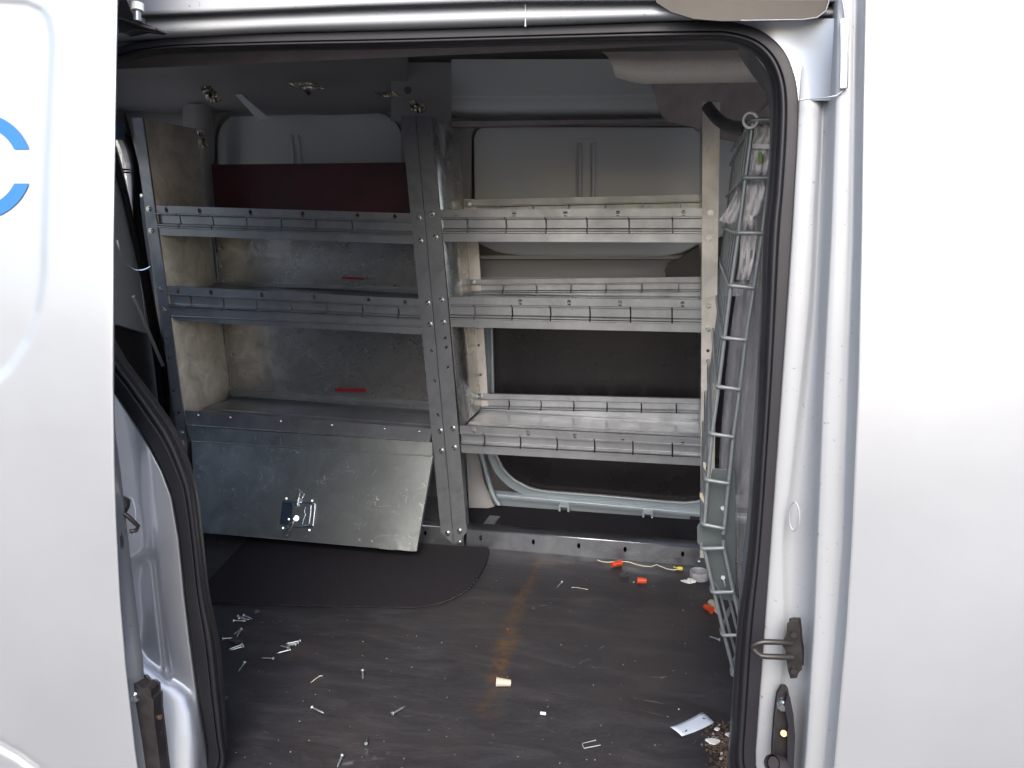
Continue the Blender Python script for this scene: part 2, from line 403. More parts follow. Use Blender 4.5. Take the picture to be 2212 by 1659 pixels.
# ---- rubber door seal: closed ring of paired edge points
pairs = [((470,1760),(512,1712)),((449,1620),(488,1636)),((433,1519),(474,1519)),((414,1382),(461,1390)),((402,1284),(441,1284)),((390,1167),(427,1160)),((374,1075),(414,1062)),
 ((353,1020),(396,1003)),((325,968),(368,938)),((285,909),(328,878)),((247,852),(290,826)),((210,800),(250,768)),((150,650),(195,640)),((130,450),(175,450)),((135,250),(180,258)),((165,160),(210,185)),
 ((206,116),(235,143)),((256,101),(275,124)),((312,89),(325,113)),((390,80),(397,107)),((600,72),(600,101)),((864,65.5),(864,96)),((1168,56.6),(1168,88)),((1402,47.6),(1402,83)),((1530,45),(1528,81)),
 ((1585,47.5),(1577,84)),((1644.7,66),(1625,99)),((1691.5,105.5),(1657,128)),((1715,156),(1676,168)),((1725,215),(1683,220)),((1724,300),(1681,303)),((1717,420),(1673,420)),((1711,518),(1664,518)),
 ((1689.6,830),(1651,830)),((1666,1165),(1629,1165)),((1652,1362),(1607,1362)),((1633,1620),(1590,1620)),((1622,1760),(1576,1712)),((1300,1762),(1300,1716)),((900,1764),(900,1718))]
def cr(p0, p1, p2, p3, t):
    return tuple(.5*((2*b) + (-a+c)*t + (2*a-5*b+4*c-d)*t*t + (-a+3*b-3*c+d)*t**3) for a, b, c, d in zip(p0, p1, p2, p3))
ring = []; n_ = len(pairs)
for i in range(n_):
    q = [pairs[(i+k) % n_] for k in (-1, 0, 1, 2)]
    for s_ in range(6):
        t = s_/6; ring.append((cr(*[x[0] for x in q], t), cr(*[x[1] for x in q], t)))
rows = []
for o_, i_ in ring:
    def at(t): return (lerp(o_[0], i_[0], t), lerp(o_[1], i_[1], t))
    rows.append([PG(*at(t), y) for t, y in [(-.10, .118), (-.02, .098), (.01, .084), (.035, .079), (.06, .0772), (.09, .077), (.3, .0768), (.55, .0768), (.60, .077), (.625, .079), (.655, .087), (.69, .0785), (.74, .077), (.86, .078), (.94, .083), (1.0, .094), (1.06, .12), (1.10, .16)]])
rows.append(rows[0])
vp(MB().loft(rows), 'door_seal', 'rubber')
# second, inner trim lip (dark flange behind the seal)
rows = []
for o_, i_ in ring:
    def at(t): return (lerp(o_[0], i_[0], t), lerp(o_[1], i_[1], t))
    rows.append([PG(*at(t), y) for t, y in [(1.0, .135), (1.12, .138), (1.25, .148), (1.32, .18), (1.32, .24)]])
rows.append(rows[0])
vp(MB().loft(rows), 'inner_flange', 'black')

# ---- rear pillar (C pillar) sheet visible left of the seal, sculpted
pocket = [(283, 860), (300, 930), (310, 1000), (318, 1080), (327, 1140), (328, 1185), (314, 1203), (294, 1218), (286, 1260), (289, 1300), (300, 1400), (313, 1425), (335, 1442), (358, 1462), (385, 1478), (408, 1498), (424, 1540), (433, 1600), (440, 1800), (520, 1800), (520, 830)]
def sd_poly(u, v, pl):
    ins = False; dm = 1e9; n = len(pl)
    for i in range(n):
        a = pl[i]; b2 = pl[(i+1) % n]
        if (a[1] > v) != (b2[1] > v) and u < (b2[0]-a[0])*(v-a[1])/(b2[1]-a[1]) + a[0]: ins = not ins
        dx, dy = b2[0]-a[0], b2[1]-a[1]; t = max(0, min(1, ((u-a[0])*dx + (v-a[1])*dy)/(dx*dx+dy*dy)))
        dm = min(dm, math.hypot(u-a[0]-dx*t, v-a[1]-dy*t))
    return -dm if ins else dm
def pil(u, v):
    d = sd_poly(u, v, pocket); k = 1/(1+math.exp(max(-30, min(30, d/5.5))))
    ucr = lerp(326, 362, (v - 1150)/330); crz = math.exp(-((u - ucr)/6)**2) * (1 if v < 1440 else math.exp(-((v-1440)/20)**2)) * (1/(1+math.exp(-(v-1130)/25)))
    shelf_ = (.022 + .0005*(u - 258 - .06*max(0, v-1000))) if v < 1330 else lerp(.022 + .0005*(u - 258 - .06*max(0, v-1000)), .062 + .00030*(u - 330) - .00030*(v - 1440), min(1, (v-1330)/70))
    return lerp(shelf_, .074 + .00005*(u-330), k) + .010*crz
rows = []
for i in range(150):
    v = 820 + 960*i/149
    ur = interp([(820, 225), (852, 247), (909, 285), (968, 325), (1020, 353), (1075, 374), (1167, 390), (1284, 402), (1382, 414), (1519, 433), (1620, 449), (1780, 474)], v)
    rows.append([PG(lerp(190, ur + 2, k/70), v, min(.095, pil(lerp(190, ur, k/70), v)) + .02*max(0, (k-67)/3)) for k in range(71)])
vp(MB().loft(rows), 'rear_door_pillar', 'pillar')
m_ = MB(); m_.loft([[PG(u, v, y) for u, y in ((60, .02), (120, .06), (200, .085), (258, .088), (290, .089))] for v in (-60, 0, 40, 80, 101)]); vp(m_, 'header_corner', 'jamb')
m_ = MB(); m_.loft([[PG(u, v, .1) for u in (-200, 0, 145)] for v in range(100, 900, 100)]); vp(m_, 'rear_side_skin', 'jamb')
# body skin behind the open sliding door
m_ = MB(); m_.loft([[PG(u, v, .03) for u in (-1300, -900, -400, 0, 155)] for v in range(-400, 2200, 100)]); vp(m_, 'rear_quarter_panel', 'panel')
m_ = MB(); m_.loft([[PG(u, v, y) for u in (100, 500, 1000, 1500, 1800)] for v, y in ((1764, .115), (1790, .06), (1850, .02), (2000, 0), (2500, 0))]); vp(m_, 'door_sill', 'jamb')

# ---- load bay shell
XR, XF, YW, ZR = -1.78, 1.35, 1.47, 1.42
fl = MB(); nx, ny = 260, 110
x0, x1, y0, y1 = XR, .95, .05, YW
def fz(x, y): return .0012*noise.noise(Vector((x*3, y*5, 0))) - .0012
fl.loft([[(lerp(x0, x1, i/nx), lerp(y0, y1, j/ny), fz(lerp(x0, x1, i/nx), lerp(y0, y1, j/ny))) for i in range(nx+1)] for j in range(ny+1)])
fo = vp(fl, 'load_floor', 'floor')
line = [PZ(u, v) for u, v in [(1168, 1205), (1155, 1240), (1125, 1295), (1108, 1340), (1092, 1400), (1085, 1430), (1068, 1480), (1045, 1525)]]
wd = [.011, .009, .012, .014, .022, .014, .011, .016]
blobs = [(PZ(1048, 1520), .05, .5), (PZ(1190, 1215), .06, .45), (PZ(1090, 1395), .035, .6), (PZ(640, 1400), .06, .25), (PZ(1560, 1640), .04, .2), (PZ(760, 1600), .12, .15), (PZ(1580, 1560), .04, .25)]
ca = fo.data.color_attributes.new('stain', 'FLOAT_COLOR', 'POINT')
o0 = ORG[fo.name]
for i, vx in enumerate(fo.data.vertices):
    p = vx.co + o0; s_ = 0
    q = Vector((p.x, p.y, 0)); nn = noise.fractal(q*14, 1, 2, 4)*.012
    for (a, b2), (wa, wb) in zip(zip(line, line[1:]), zip(wd, wd[1:])):
        ab = b2 - a; t = max(0, min(1, (q - a).dot(ab)/ab.length_squared)); d = (q - (a + ab*t)).length + nn
        s_ = max(s_, .95*max(0, 1 - max(0, d)/(lerp(wa, wb, t)*1.5)))
    for c, r_, k in blobs:
        d = (q - c).length + nn*2; s_ = max(s_, k*max(0, 1 - max(0, d)/r_))
    ca.data[i].color = (s_, s_, s_, 1)

m_ = MB(); m_.loft([[(x, y, ZR + .02*math.cos((y-.75)*1.6)) for x in [XR + (XF-XR)*i/20 for i in range(21)]] for y in [.12 + (YW-.12)*j/8 for j in range(9)]]); vp(m_, 'roof', 'lining', solid=.01)
m_ = MB()
for x in (-1.35, -.65, .05, .6): m_.box((x, .78, ZR-.004), (.06, 1.3, .02))
vp(m_, 'roof_bow', 'lining', bevel=.004)
m_ = MB(); m_.loft([[(x, y, z) for x in (XR, XF)] for y, z in ((.16, 1.12), (.20, 1.2), (.2, 1.3), (.16, ZR+.01))]); vp(m_, 'side_rail', 'lining')
m_ = MB(); m_.loft([[(x, y, z) for x in (XR, -1.1)] for y, z in ((.16, -.02), (.2, .6), (.18, 1.15))]); vp(m_, 'near_side_trim', 'inner_dark')
# far side wall
m_ = MB()
WP = ((-.03, 1.46), (.3, 1.475), (.55, 1.475), (.7, 1.475), (1.0, 1.46), (1.16, 1.44), (1.2, 1.43), (1.34, 1.36), (1.43, 1.2))
m_.loft([[(lerp(XR, .62, i/30), y, z) for i in range(31)] for z, y in WP])
m_.loft([[(lerp(.62, XF, i/6), y, z) for i in range(7)] for z, y in WP[:3]])
m_.loft([[(lerp(.62, XF, i/6), y, z) for i in range(7)] for z, y in WP[5:]])
vp(m_, 'far_side_wall', 'inner_dark')
YP = 1.40
def plate_with_hole(mb, outer, hole, M, n=16):
    """outer rect (u0,v0,u1,v1), rounded-rect hole (u0,v0,u1,v1,r)"""
    u0, v0, u1, v1, r_ = hole; hp = []
    for cxx, cyy, a0 in ((u1-r_, v0+r_, -90), (u1-r_, v1-r_, 0), (u0+r_, v1-r_, 90), (u0+r_, v0+r_, 180)):
        for k in range(n+1):
            a = R(a0 + 90*k/n); hp.append((cxx + r_*math.cos(a), cyy + r_*math.sin(a)))
    op = []
    U0, V0, U1, V1 = outer
    for (x, y) in hp:
        cxx, cyy = (u0+u1)/2, (v0+v1)/2; dx, dy = x-cxx, y-cyy
        sx = (U1-cxx)/dx if dx > 1e-6 else ((U0-cxx)/dx if dx < -1e-6 else 1e9); sy = (V1-cyy)/dy if dy > 1e-6 else ((V0-cyy)/dy if dy < -1e-6 else 1e9)
        k = min(sx, sy); op.append((cxx+dx*k, cyy+dy*k))
    rows = [[M(*p, 0) for p in op], [M(lerp(o[0], h[0], .9), lerp(o[1], h[1], .9), 0) for o, h in zip(op, hp)], [M(lerp(o[0], h[0], .97), lerp(o[1], h[1], .97), .004) for o, h in zip(op, hp)], [M(*p, .02) for p in hp], [M(lerp(h[0], cxx, .01), lerp(h[1], cyy, .01), .045) for h in hp]]
    mb.loft(rows, smooth=True, closed=True); return mb
MW = lambda u, v, d: PY(u, v, YP + d)
vp(plate_with_hole(MB(), (250, 150, 960, 640), (463, 240, 872, 640, 62), MW), 'wall_frame', 'inner_dark')
vp(plate_with_hole(MB(), (962, 215, 1640, 700), (1020, 274, 1600, 560, 26), MW), 'wall_frame', 'inner_dark')
# recessed inner window blanks
def rrect(u0, v0, u1, v1, r_, n=10):
    p = []
    for cxx, cyy, a0 in ((u1-r_, v0+r_, -90), (u1-r_, v1-r_, 0), (u0+r_, v1-r_, 90), (u0+r_, v0+r_, 180)):
        for k in range(n+1): a = R(a0 + 90*k/n); p.append((cxx + r_*math.cos(a), cyy + r_*math.sin(a)))
    return p
m_ = MB(); m_.prism([PY(u, v, YP+.02) for u, v in rrect(472, 246, 866, 600, 58)], (0, .012, 0)); vp(m_, 'blanking_panel', 'inner', bevel=.003)
m_ = MB(); pan = [(1027, 300), (1032, 284), (1046, 278), (1300, 278), (1600, 279), (1600, 500), (1512, 522), (1490, 535), (1470, 544), (1434, 550.5), (1300, 551), (1130, 549), (1095, 546), (1070, 540), (1045, 528), (1030, 505)]
m_.prism([PY(u, v, YP+.005) for u, v in pan], (0, .012, 0)); vp(m_, 'blanking_panel', 'inner', bevel=.004)
m_ = MB()
for u in (1252.5, 1281):
    m_.tube([PY(u, v, YP+.004) for v in (307, 312, 330, 380, 440, 500)], [.002, .0065, .0065, .0065, .0065, .0065], 10)
m_.prism([PY(u, v, YP-.0005) for u, v in rrect(1259, 318, 1275, 500, 6)], (0, .004, 0))
vp(m_, 'pressed_rib', 'inner')
m_ = MB(); m_.tube([PY(u, v, YP+.003) for u, v in [(1245, 430), (1245, 305), (1250, 300), (1284, 300), (1289, 305), (1289, 430)]], .0016, 6); vp(m_, 'pressed_edge', 'inner')
m_ = MB()
for u in (634, 649):
    m_.tube([PY(u - 6 + (v-290)*.11, v, YP+.018) for v in (290, 294, 320, 360, 420)], [.002, .005, .005, .005, .005], 8)
vp(m_, 'pressed_rib', 'inner')
m_ = MB(); m_.tube([PY(u, v, YP+.0) for u, v in [(1034, 523), (1048, 531), (1070, 541), (1095, 547), (1130, 550.5), (1300, 552), (1434, 552), (1470, 545), (1490, 536), (1510, 523)]], .0022, 8); vp(m_, 'panel_lip', 'inner')
# sloped sheet below the blanking panel and black trim
m_ = MB(); m_.loft([[PY(u, v, YP + d) for u in (1030, 1200, 1400, 1600)] for v, d in ((552, .03), (575, .035), (592, .015), (604, -.01), (620, -.012), (704, -.012))]); vp(m_, 'wall_waist', 'inner')
m_ = MB(); m_.prism([PY(u, v, YP-.03) for u, v in [(1441, 596), (1439, 584), (1446, 572), (1470, 560), (1500, 540), (1514, 531), (1600, 500), (1600, 606), (1441, 606)]], (0, .02, 0)); vp(m_, 'window_trim', 'black', bevel=.004)
# roof side rail box, right bay and dark beam, left bay
m_ = MB(); rows = []
for u in [975 + 450*i/14 for i in range(15)]:
    e = max(0, (u-1400)/30)
    rows.append([PY(u, v, d) for v, d in ((128, 1.24), (145, 1.27), (207 - 3*(u-975)/450, 1.335), (210 - 3*(u-975)/450, 1.341), (214 - 3*(u-975)/450, 1.336), (232, 1.335), (240, 1.34), (246, 1.36), (252, 1.40), (256, 1.44))])
vp(m_.loft(rows), 'roof_rail_panel', 'inner')
m_ = MB(); m_.prism([PY(u, v, 1.345) for u, v in [(975, 262), (1500, 256), (1500, 262), (975, 274)]], (0, .05, 0)); vp(m_, 'roof_rail_gap', 'lining')
m_ = MB(); rows = []
for u in [240 + 640*i/16 for i in range(17)]:
    rows.append([PY(u, v + 8*math.sin(u*.02)*.3, d) for v, d in ((118, 1.16), (140, 1.2), (165, 1.27), (200, 1.31), (225, 1.33), (238, 1.36), (246, 1.42))])
vp(m_.loft(rows), 'roof_side_beam', 'inner_dark')
m_ = MB(); hl = [(0, (840, 975), 1.27)]
def Mp(x, y): return PY(lerp(845, 975, x), lerp(135, 262, y), 1.27 + .05*y)
m_.strip(Mp, 0, 1, 0, 1, [(.28, .065, .47, .065)]); m_.prism([PY(881 + 13*math.cos(a), 196 + 12*math.sin(a), 1.31) for a in [2*math.pi*k/16 for k in range(16)]], (0, .01, 0))
vp(m_, 'wall_pillar', 'inner_dark', solid=.002)
m_ = MB(); m_.loft([[PY(u, v, d) for u, d in ((866, 1.36), (880, 1.33), (960, 1.33), (985, 1.38), (1010, 1.42))] for v in (255, 400, 700, 1130)]); vp(m_, 'wall_pillar', 'inner_dark')
m_ = MB(); m_.loft([[PY(u, v, d) for u, d in ((395, 1.34), (420, 1.31), (452, 1.33), (464, 1.40))] for v in (225, 300, 420, 500)]); vp(m_, 'wall_pillar', 'inner_dark')
m_ = MB(); m_.prism([PY(u, v, 1.27) for u, v in [(508, 205), (520, 203), (584, 258), (560, 262)]], (0, .004, 0)); vp(m_, 'gusset_plate', 'inner')
# crumpled foil bits
def foil(u, v, wu, hv_, Y, sd_):
    rnd = random.Random(sd_); rows = []
    for j in range(7):
        rows.append([PY(u + wu*(i/9-.5) + rnd.uniform(-2, 2) + (j-3)*wu*.05, v + hv_*(j/6-.5)*(1-.5*abs(i/9-.5)) + rnd.uniform(-2, 2), Y + rnd.uniform(-.012, .006)) for i in range(10)])
    vp(MB().loft(rows, smooth=False), 'foil_tape', 'foil')
foil(458, 208, 34, 30, 1.24, 1); foil(447, 192, 26, 14, 1.22, 5); foil(662, 185, 64, 16, 1.22, 2); foil(664, 200, 14, 10, 1.24, 6); foil(836, 203, 48, 12, 1.24, 3); foil(901, 231, 34, 26, 1.26, 4); foil(432, 300, 26, 40, 1.28, 7)

# far window, frame and sill
YL = 1.30
MWn = [(1512+90, 640), (1064, 640), (1063, 700), (1066, 850), (1070, 960), (1074, 985), (1086, 1010), (1098, 1024), (1112, 1036), (1141, 1052), (1162, 1058), (1184, 1061), (1300, 1070), (1440, 1083), (1480, 1085.5), (1505, 1083), (1530, 1075), (1602, 1070)]
m_ = MB(); m_.prism([PY(u, v, YL+.03) for u, v in MWn], (0, .01, 0)); fw = vp(m_, 'far_window', 'glass')
m_ = MB(); rows = []
loop = MWn[1:]
def off(i, d):
    a = Vector(loop[max(0, i-1)]); b2 = Vector(loop[min(len(loop)-1, i+1)]); t = (b2-a).normalized(); nrm = Vector((-t.y, t.x)); p = Vector(loop[i]) + nrm*d
    return p.x, p.y
for i in range(len(loop)):
    rows.append([PY(*off(i, d), YL + y) for d, y in ((-3, .03), (-1, .006), (1.5, -.002), (4, .004), (9, .012), (20, .012))])
m_.loft(rows).build('window_frame', mat['inner_blue'], fw)
m_ = MB(); m_.tube([PY(u, v, YL+.001) for u, v in loop], .0022, 8); m_.build('window_bead', mat['jamb'], fw)
m_ = MB(); rows = []
for u in [1040 + 20*i for i in range(30)]:
    b0 = lerp(1058, 1096, (u-1100)/412)
    rows.append([PY(u, b0 + dv, YL + y) for dv, y in ((4, .02), (6, .016), (11, .004), (14, .0), (22, .012), (28, .02), (60, .022), (95, .02))])
vp(m_.loft(rows), 'lower_wall', 'inner_blue')
for u, v in ((1218, 1092), (1399, 1107)):
    m_ = MB(); m_.prism([PY(a, b2, YL-.012) for a, b2 in [(u-11, v+18), (u-10.5, v), (u-9, v-2), (u+10, v-1), (u+11, v+1), (u+11, v+20), (u+8, v+20), (u+8, v+4), (u-8, v+3), (u-8, v+18)]], (0, .03, 0)); vp(m_, 'wall_bracket', 'inner_blue', bevel=.001)
m_ = MB(); m_.prism([PY(1501 + 11*math.cos(a), 1118 + 10*math.sin(a), YL+.01) for a in [2*math.pi*k/20 for k in range(20)]], (0, .02, 0)); vp(m_, 'wall_hole_dark', 'black')  # solid black disc painted for the dark of a wall hole
m_ = MB(); m_.loft([[PY(u+d, v, y) for d, y in ((0, 1.27), (5, 1.262), (9, 1.268), (11, 1.29))] for u, v in [(1030, 960), (1036, 985), (1045, 1020), (1055, 1055), (1064, 1078), (1074, 1092)]]); vp(m_, 'wall_strap', 'inner_blue')
m_ = MB(); m_.loft([[PY(u, v, y) for u, v, y in r_] for r_ in ([(1006, 970, 1.262), (1026, 970, 1.27), (1034, 975, 1.295)], [(1010, 1040, 1.262), (1038, 1030, 1.27), (1046, 1040, 1.295)], [(1014, 1110, 1.262), (1052, 1095, 1.27), (1066, 1090, 1.29)], [(1018, 1150, 1.26), (1060, 1120, 1.265), (1080, 1110, 1.285)])]); vp(m_, 'pillar_base', 'inner_dark')
# black floor liner behind the base rail
m_ = MB(); a_ = PZ(1030, 1150); m_.prism([(-1.3, 1.03, .004), (.75, 1.03, .004), (.75, YL, .004), (-1.3, YL, .004)], (0, 0, .006)); vp(m_, 'floor_liner', 'mat')

# headliner pad over the cab, brown trim behind it
m_ = MB(); rows = []
for i in range(17):
    u = 1300 + 480*i/16
    r0 = min(1, i/3)
    top = lerp(112, 106, i/16); bot = lerp(150, 184 - 5*(i/16), r0**.6) if i < 3 else lerp(183, 176, i/16)
    off_ = 12 if i == 0 else 0
    rows.append([PY(u, top, .72), PY(u + off_, lerp(top, bot, .25), .68), PY(u + off_*1.5, lerp(top, bot, .55), .67), PY(u+off_*2, lerp(top, bot, .82), .685), PY(u+off_*2, lerp(top, bot, .97), .72), PY(u+off_*2, bot, .77), PY(u+off_*2, bot-6, .86)])
vp(m_.loft(rows), 'headliner_pad', 'pad')
m_ = MB(); m_.prism([PY(u, v, 1.18) for u, v in [(1405, 175), (1760, 160), (1760, 330), (1560, 300), (1535, 281), (1506, 282), (1500, 275), (1440, 262), (1424, 240), (1415, 205)]], (0, .02, 0)); vp(m_, 'cab_trim', 'lining')

# pillar inner trim on the right of the opening and cab bulk
m_ = MB(); rows = []
for v in [-60 + 45*i for i in range(46)]:
    ui = interp([(-60, 1600), (81, 1600), (168, 1668), (220, 1676), (303, 1673), (420, 1665), (518, 1656), (830, 1643), (1165, 1621), (1362, 1600), (1620, 1582), (1900, 1560)], v)
    p = PG(ui, v, .19); rows.append([p, Vector((p.x, p.y+.04, p.z)), Vector((p.x+.01, p.y+.14, p.z)), Vector((p.x+.04, p.y+.2, p.z))])
vp(m_.loft(rows), 'pillar_inner_trim', 'alu_post')
m_ = MB(); m_.loft([[(x, .2, z) for x in (.43, .6, XF)] for z in (-.1, .2, .4, .5)]); vp(m_, 'cab_side_trim', 'lining')
m_ = MB(); m_.box((.95, .8, .42), (.3, 1.1, .95)); m_.box((.95, .45, 1.0), (.16, .28, .24)); m_.box((.95, 1.15, 1.0), (.16, .28, .24)); vp(m_, 'cab_seat', 'lining', bevel=.05)
m_ = MB(); m_.prism([(XF, .12, -.1), (XF, YW, -.1), (XF, YW, .85), (XF, .12, .85)], (.02, 0, 0)); vp(m_, 'dashboard', 'lining')
# near side lower body from sill to ground and wheels are outside the frame

# ---- rear end seen past the left shelving: rear door edge, pillar, window gap
def RX(pts, dx, name, m, bevel=0, th=.02):
    q = MB(); q.prism([PX(u, v, XR + dx) for u, v in pts], (-th, 0, 0)); return vp(q, name, m, bevel=bevel)
RX([(-400, 560), (215, 560), (215, 315), (252, 315), (262, 350), (272, 392), (286, 455), (297, 512), (297, 560), (307, 640), (318, 720), (250, 700), (-400, 700)], .0, 'rear_door_panel', 'inner')
RX([(-400, 60), (252, 60), (300, 100), (420, 100), (420, 400), (300, 420), (294, 452), (290, 430), (286, 391), (281, 350), (274, 325), (264, 301), (251, 301), (150, 240), (-400, 240)], .0, 'rear_door_frame', 'inner_dark')
RX([(290, 430), (420, 400), (420, 900), (400, 1250), (200, 1250), (-400, 1250), (-400, 690), (250, 690), (318, 715), (300, 560), (297, 512)], -.021, 'rear_corner_trim', 'black')
m_ = MB(); m_.tube([PX(u, v, XR+.01) for u, v in [(262, 288), (272, 300), (284, 325), (291, 360), (293, 400), (294, 440), (300, 490), (309, 550), (322, 630), (335, 700), (352, 790), (366, 900)]], .013, 10); vp(m_, 'rear_seal', 'rubber')
m_ = MB(); m_.tube([PX(u, v, XR+.012) for u, v in [(246, 330), (256, 372), (272, 430), (286, 490), (297, 540), (310, 600), (325, 690), (340, 790), (352, 900)]], .010, 10); vp(m_, 'rear_seal', 'rubber')
m_ = MB(); m_.tube([PX(u, v, XR+.03) for u, v in [(288, 640), (300, 665), (320, 715), (352, 790)]], .006, 8); vp(m_, 'door_strut', 'inner')
m_ = MB()
for v in (366, 372.5): m_.tube([PX(254, v, XR-.008), PX(290, v, XR-.008)], .0028, 6)
vp(m_, 'window_heater_line', 'black')
m_ = MB(); m_.loft([[PX(u, v, XR + .04 + .01*math.sin(k*1.3)) for k, u in enumerate((238, 250, 264, 270))] for v in (262, 270, 290, 302)]); vp(m_, 'foam_plug', 'bluefoam')

# ---- SLIDING DOOR
DY = -.085
outl = [(0, 2), (58, 5), (90, 20), (105, 39), (111, 70), (113, 102), (108.6, 195), (104.7, 273), (99.6, 390), (95.7, 518), (94, 596), (82, 675), (59, 737), (23, 792), (0, 815), (-60, 850), (-300, 900), (-1400, 920), (-1400, -10), (-300, -2)]
def sdist(u, v):
    ins = False; dm = 1e9; n = len(outl)
    for i in range(n):
        a = outl[i]; b2 = outl[(i+1) % n]
        if (a[1] > v) != (b2[1] > v) and u < (b2[0]-a[0])*(v-a[1])/(b2[1]-a[1]) + a[0]: ins = not ins
        dx, dy = b2[0]-a[0], b2[1]-a[1]; t = max(0, min(1, ((u-a[0])*dx + (v-a[1])*dy)/(dx*dx+dy*dy)))
        dm = min(dm, math.hypot(u-a[0]-dx*t, v-a[1]-dy*t))
    return -dm if ins else dm
def pdist(u, v, pl):
    dm = 1e9
    for a, b2 in zip(pl, pl[1:]):
        dx, dy = b2[0]-a[0], b2[1]-a[1]; t = max(0, min(1, ((u-a[0])*dx + (v-a[1])*dy)/(dx*dx+dy*dy)))
        dm = min(dm, math.hypot(u-a[0]-dx*t, v-a[1]-dy*t))
    return dm
dedge = [(-500, 262), (0, 255), (250, 251), (518, 247), (830, 246), (1011, 248.5), (1120, 252), (1284, 260), (1441, 273), (1620, 293), (1800, 318), (2400, 420)]
arch = [(-600, 1500), (-120, 1560), (-40, 1588), (0, 1610), (40, 1632), (78, 1660), (120, 1710), (190, 1850), (210, 2500)]
def door_y(u, v):
    s_ = sdist(u, v) if (u > -420) else -50
    k = 1/(1+math.exp(max(-40, min(40, s_/3.2))))
    y = .0042*k
    y += .006*math.exp(-(pdist(u, v, arch)/9.0)**2)
    y += .00015*(1/(1+math.exp(-(v - 932 - .03*u)/2.5))) + .00015*(1/(1+math.exp(-(v - 1069 - .05*u)/2.5)))
    return y
ucols = [-1300, -950, -650, -400, -250, -150, -90] + [-60 + 4*i for i in range(50)]
ucols = [x for x in ucols if x < 140] + [150, 165, 180, 200, 220, 235]
rows = []
v = -460
vrows = [-400, -300, -150, -60] + [-20 + 6*i for i in range(22)] + [112 + 22*i for i in range(22)] + [596 + 6*i for i in range(60)] + [956 + 20*i for i in range(28)] + [1516 + 6*i for i in range(40)] + [1800, 2000, 2150]
for v in vrows:
    e = interp(dedge, v)
    r_ = [PG(u, v, DY + door_y(u, v)) for u in ucols]
    r_ += [PG(e - 9, v, DY + .0002), PG(e - 4, v, DY), PG(e - 1.4, v, DY + .001), PG(e, v, DY+.005), PG(e - .5, v, DY + .012)]
    rows.append(r_)
door = vp(MB().loft(rows), 'sliding_door', 'panel')
door['label'] = 'silver sliding door pushed back, with part of a blue letter on it'
# inner pressing edge of the door (grey strip with holes)
ie = [(-500, 255), (880, 247), (930, 249), (1011, 260), (1128, 273), (1265, 289), (1362, 301), (1425, 309), (1487, 313), (1560, 322), (1700, 345), (2300, 440)]
rows = []
for i in range(70):
    v = 600 + 1450*i/69; e = interp(dedge, v); q = max(interp(ie, v), e + .5)
    rows.append([PG(e - 1, v, DY + .010), PG(lerp(e, q, .5), v, DY+.022), PG(q - .5, v, DY + .032), PG(q, v, DY+.036), PG(q-.5, v, DY + .06), PG(q-20, v, DY+.07), PG(q-160, v, DY+.07)])
MB().loft(rows).build('door_edge', mat['edge'], door)
rows = [[PG(u, v, DY+.07) for u in (-1280, -600, 100, interp(dedge, v)-3)] for v in range(-390, 2150, 100)]
MB().loft(rows).build('door_inner_skin', mat['inner_dark'], door)
# blue letter C
ccx, ccy, Ro, Ri = -47.6, 359.4, 115.6, 86.3
a0 = math.asin((398-359.4)/Ro); segs = 64; c_ = MB()
def edgeang(r_): return math.asin(37.0/r_)
po = []; pi_ = []
for k in range(segs+1):
    t = k/segs
    ao = lerp(edgeang(Ro), 2*math.pi - edgeang(Ro), t); ai = lerp(edgeang(Ri), 2*math.pi - edgeang(Ri), t)
    po.append(PG(ccx + Ro*math.cos(ao), ccy + Ro*math.sin(ao), DY + .0042 - .0012)); pi_.append(PG(ccx + Ri*math.cos(ai), ccy + Ri*math.sin(ai), DY + .0042 - .0012))
c_.loft([po, pi_]); lt = c_.build('lettering', mat['blue'], door); lt['label'] = 'blue letter C on the door skin'
# hardware on the door edge
def dpart(mb, name, m, **k): return mb.build(name, mat[m], door, **k)
def hexbolt(mb, c, nrm, r_, wash=True):
    nrm = Vector(nrm).normalized(); c = Vector(c)
    if wash: mb.tube([c, c + nrm*r_*.25], r_*1.25, 16)
    mb.tube([c + nrm*r_*.25, c + nrm*r_*.9], r_, 6); return mb
e_n = Vector((.75, -.6, 0))
m_ = MB(); m_.tube([PG(252, 1090, DY+.03), PG(262, 1092, DY+.045), PG(276, 1095, DY+.05)], [.012, .013, .010], 12); m_.tube([PG(262, 1105, DY+.03), PG(276, 1115, DY+.03), PG(290, 1128, DY+.035), PG(298, 1136, DY+.04), PG(294, 1146, DY+.04), PG(280, 1148, DY+.035)], .0028, 8); dpart(m_, 'rubber_buffer', 'brownblack')
m_ = MB(); m_.tube([PG(280 + 13*math.sin(a), 1120 - 46*math.cos(a), .0) for a in [math.pi*k/16 for k in range(17)]], .0011, 6); vp(m_, 'rub_mark', 'inner')
m_ = MB(); m_.prism([PG(u, v, DY+.020) for u, v in [(250, 1133), (259, 1140), (266, 1165), (265, 1185), (258, 1202), (253, 1205)]], (0, -.004, 0)); dpart(m_, 'edge_hole_dark', 'black', bevel=.001)  # solid black patch, the dark inside an oval hole
for u, v, r_ in ((271, 1275, .0062), (284, 1456, .005)): m_ = MB(); hexbolt(m_, PG(u, v, DY+.027), e_n, r_); dpart(m_, 'edge_bolt', 'zinc')
m_ = MB(); m_.prism([PG(u, v, DY+.0265) for u, v in [(262, 1320), (268, 1316), (272, 1334), (282, 1334), (287, 1345), (283, 1360), (270, 1371), (266, 1369)]], (0, -.003, 0)); dpart(m_, 'latch_opening', 'black', bevel=.0005)
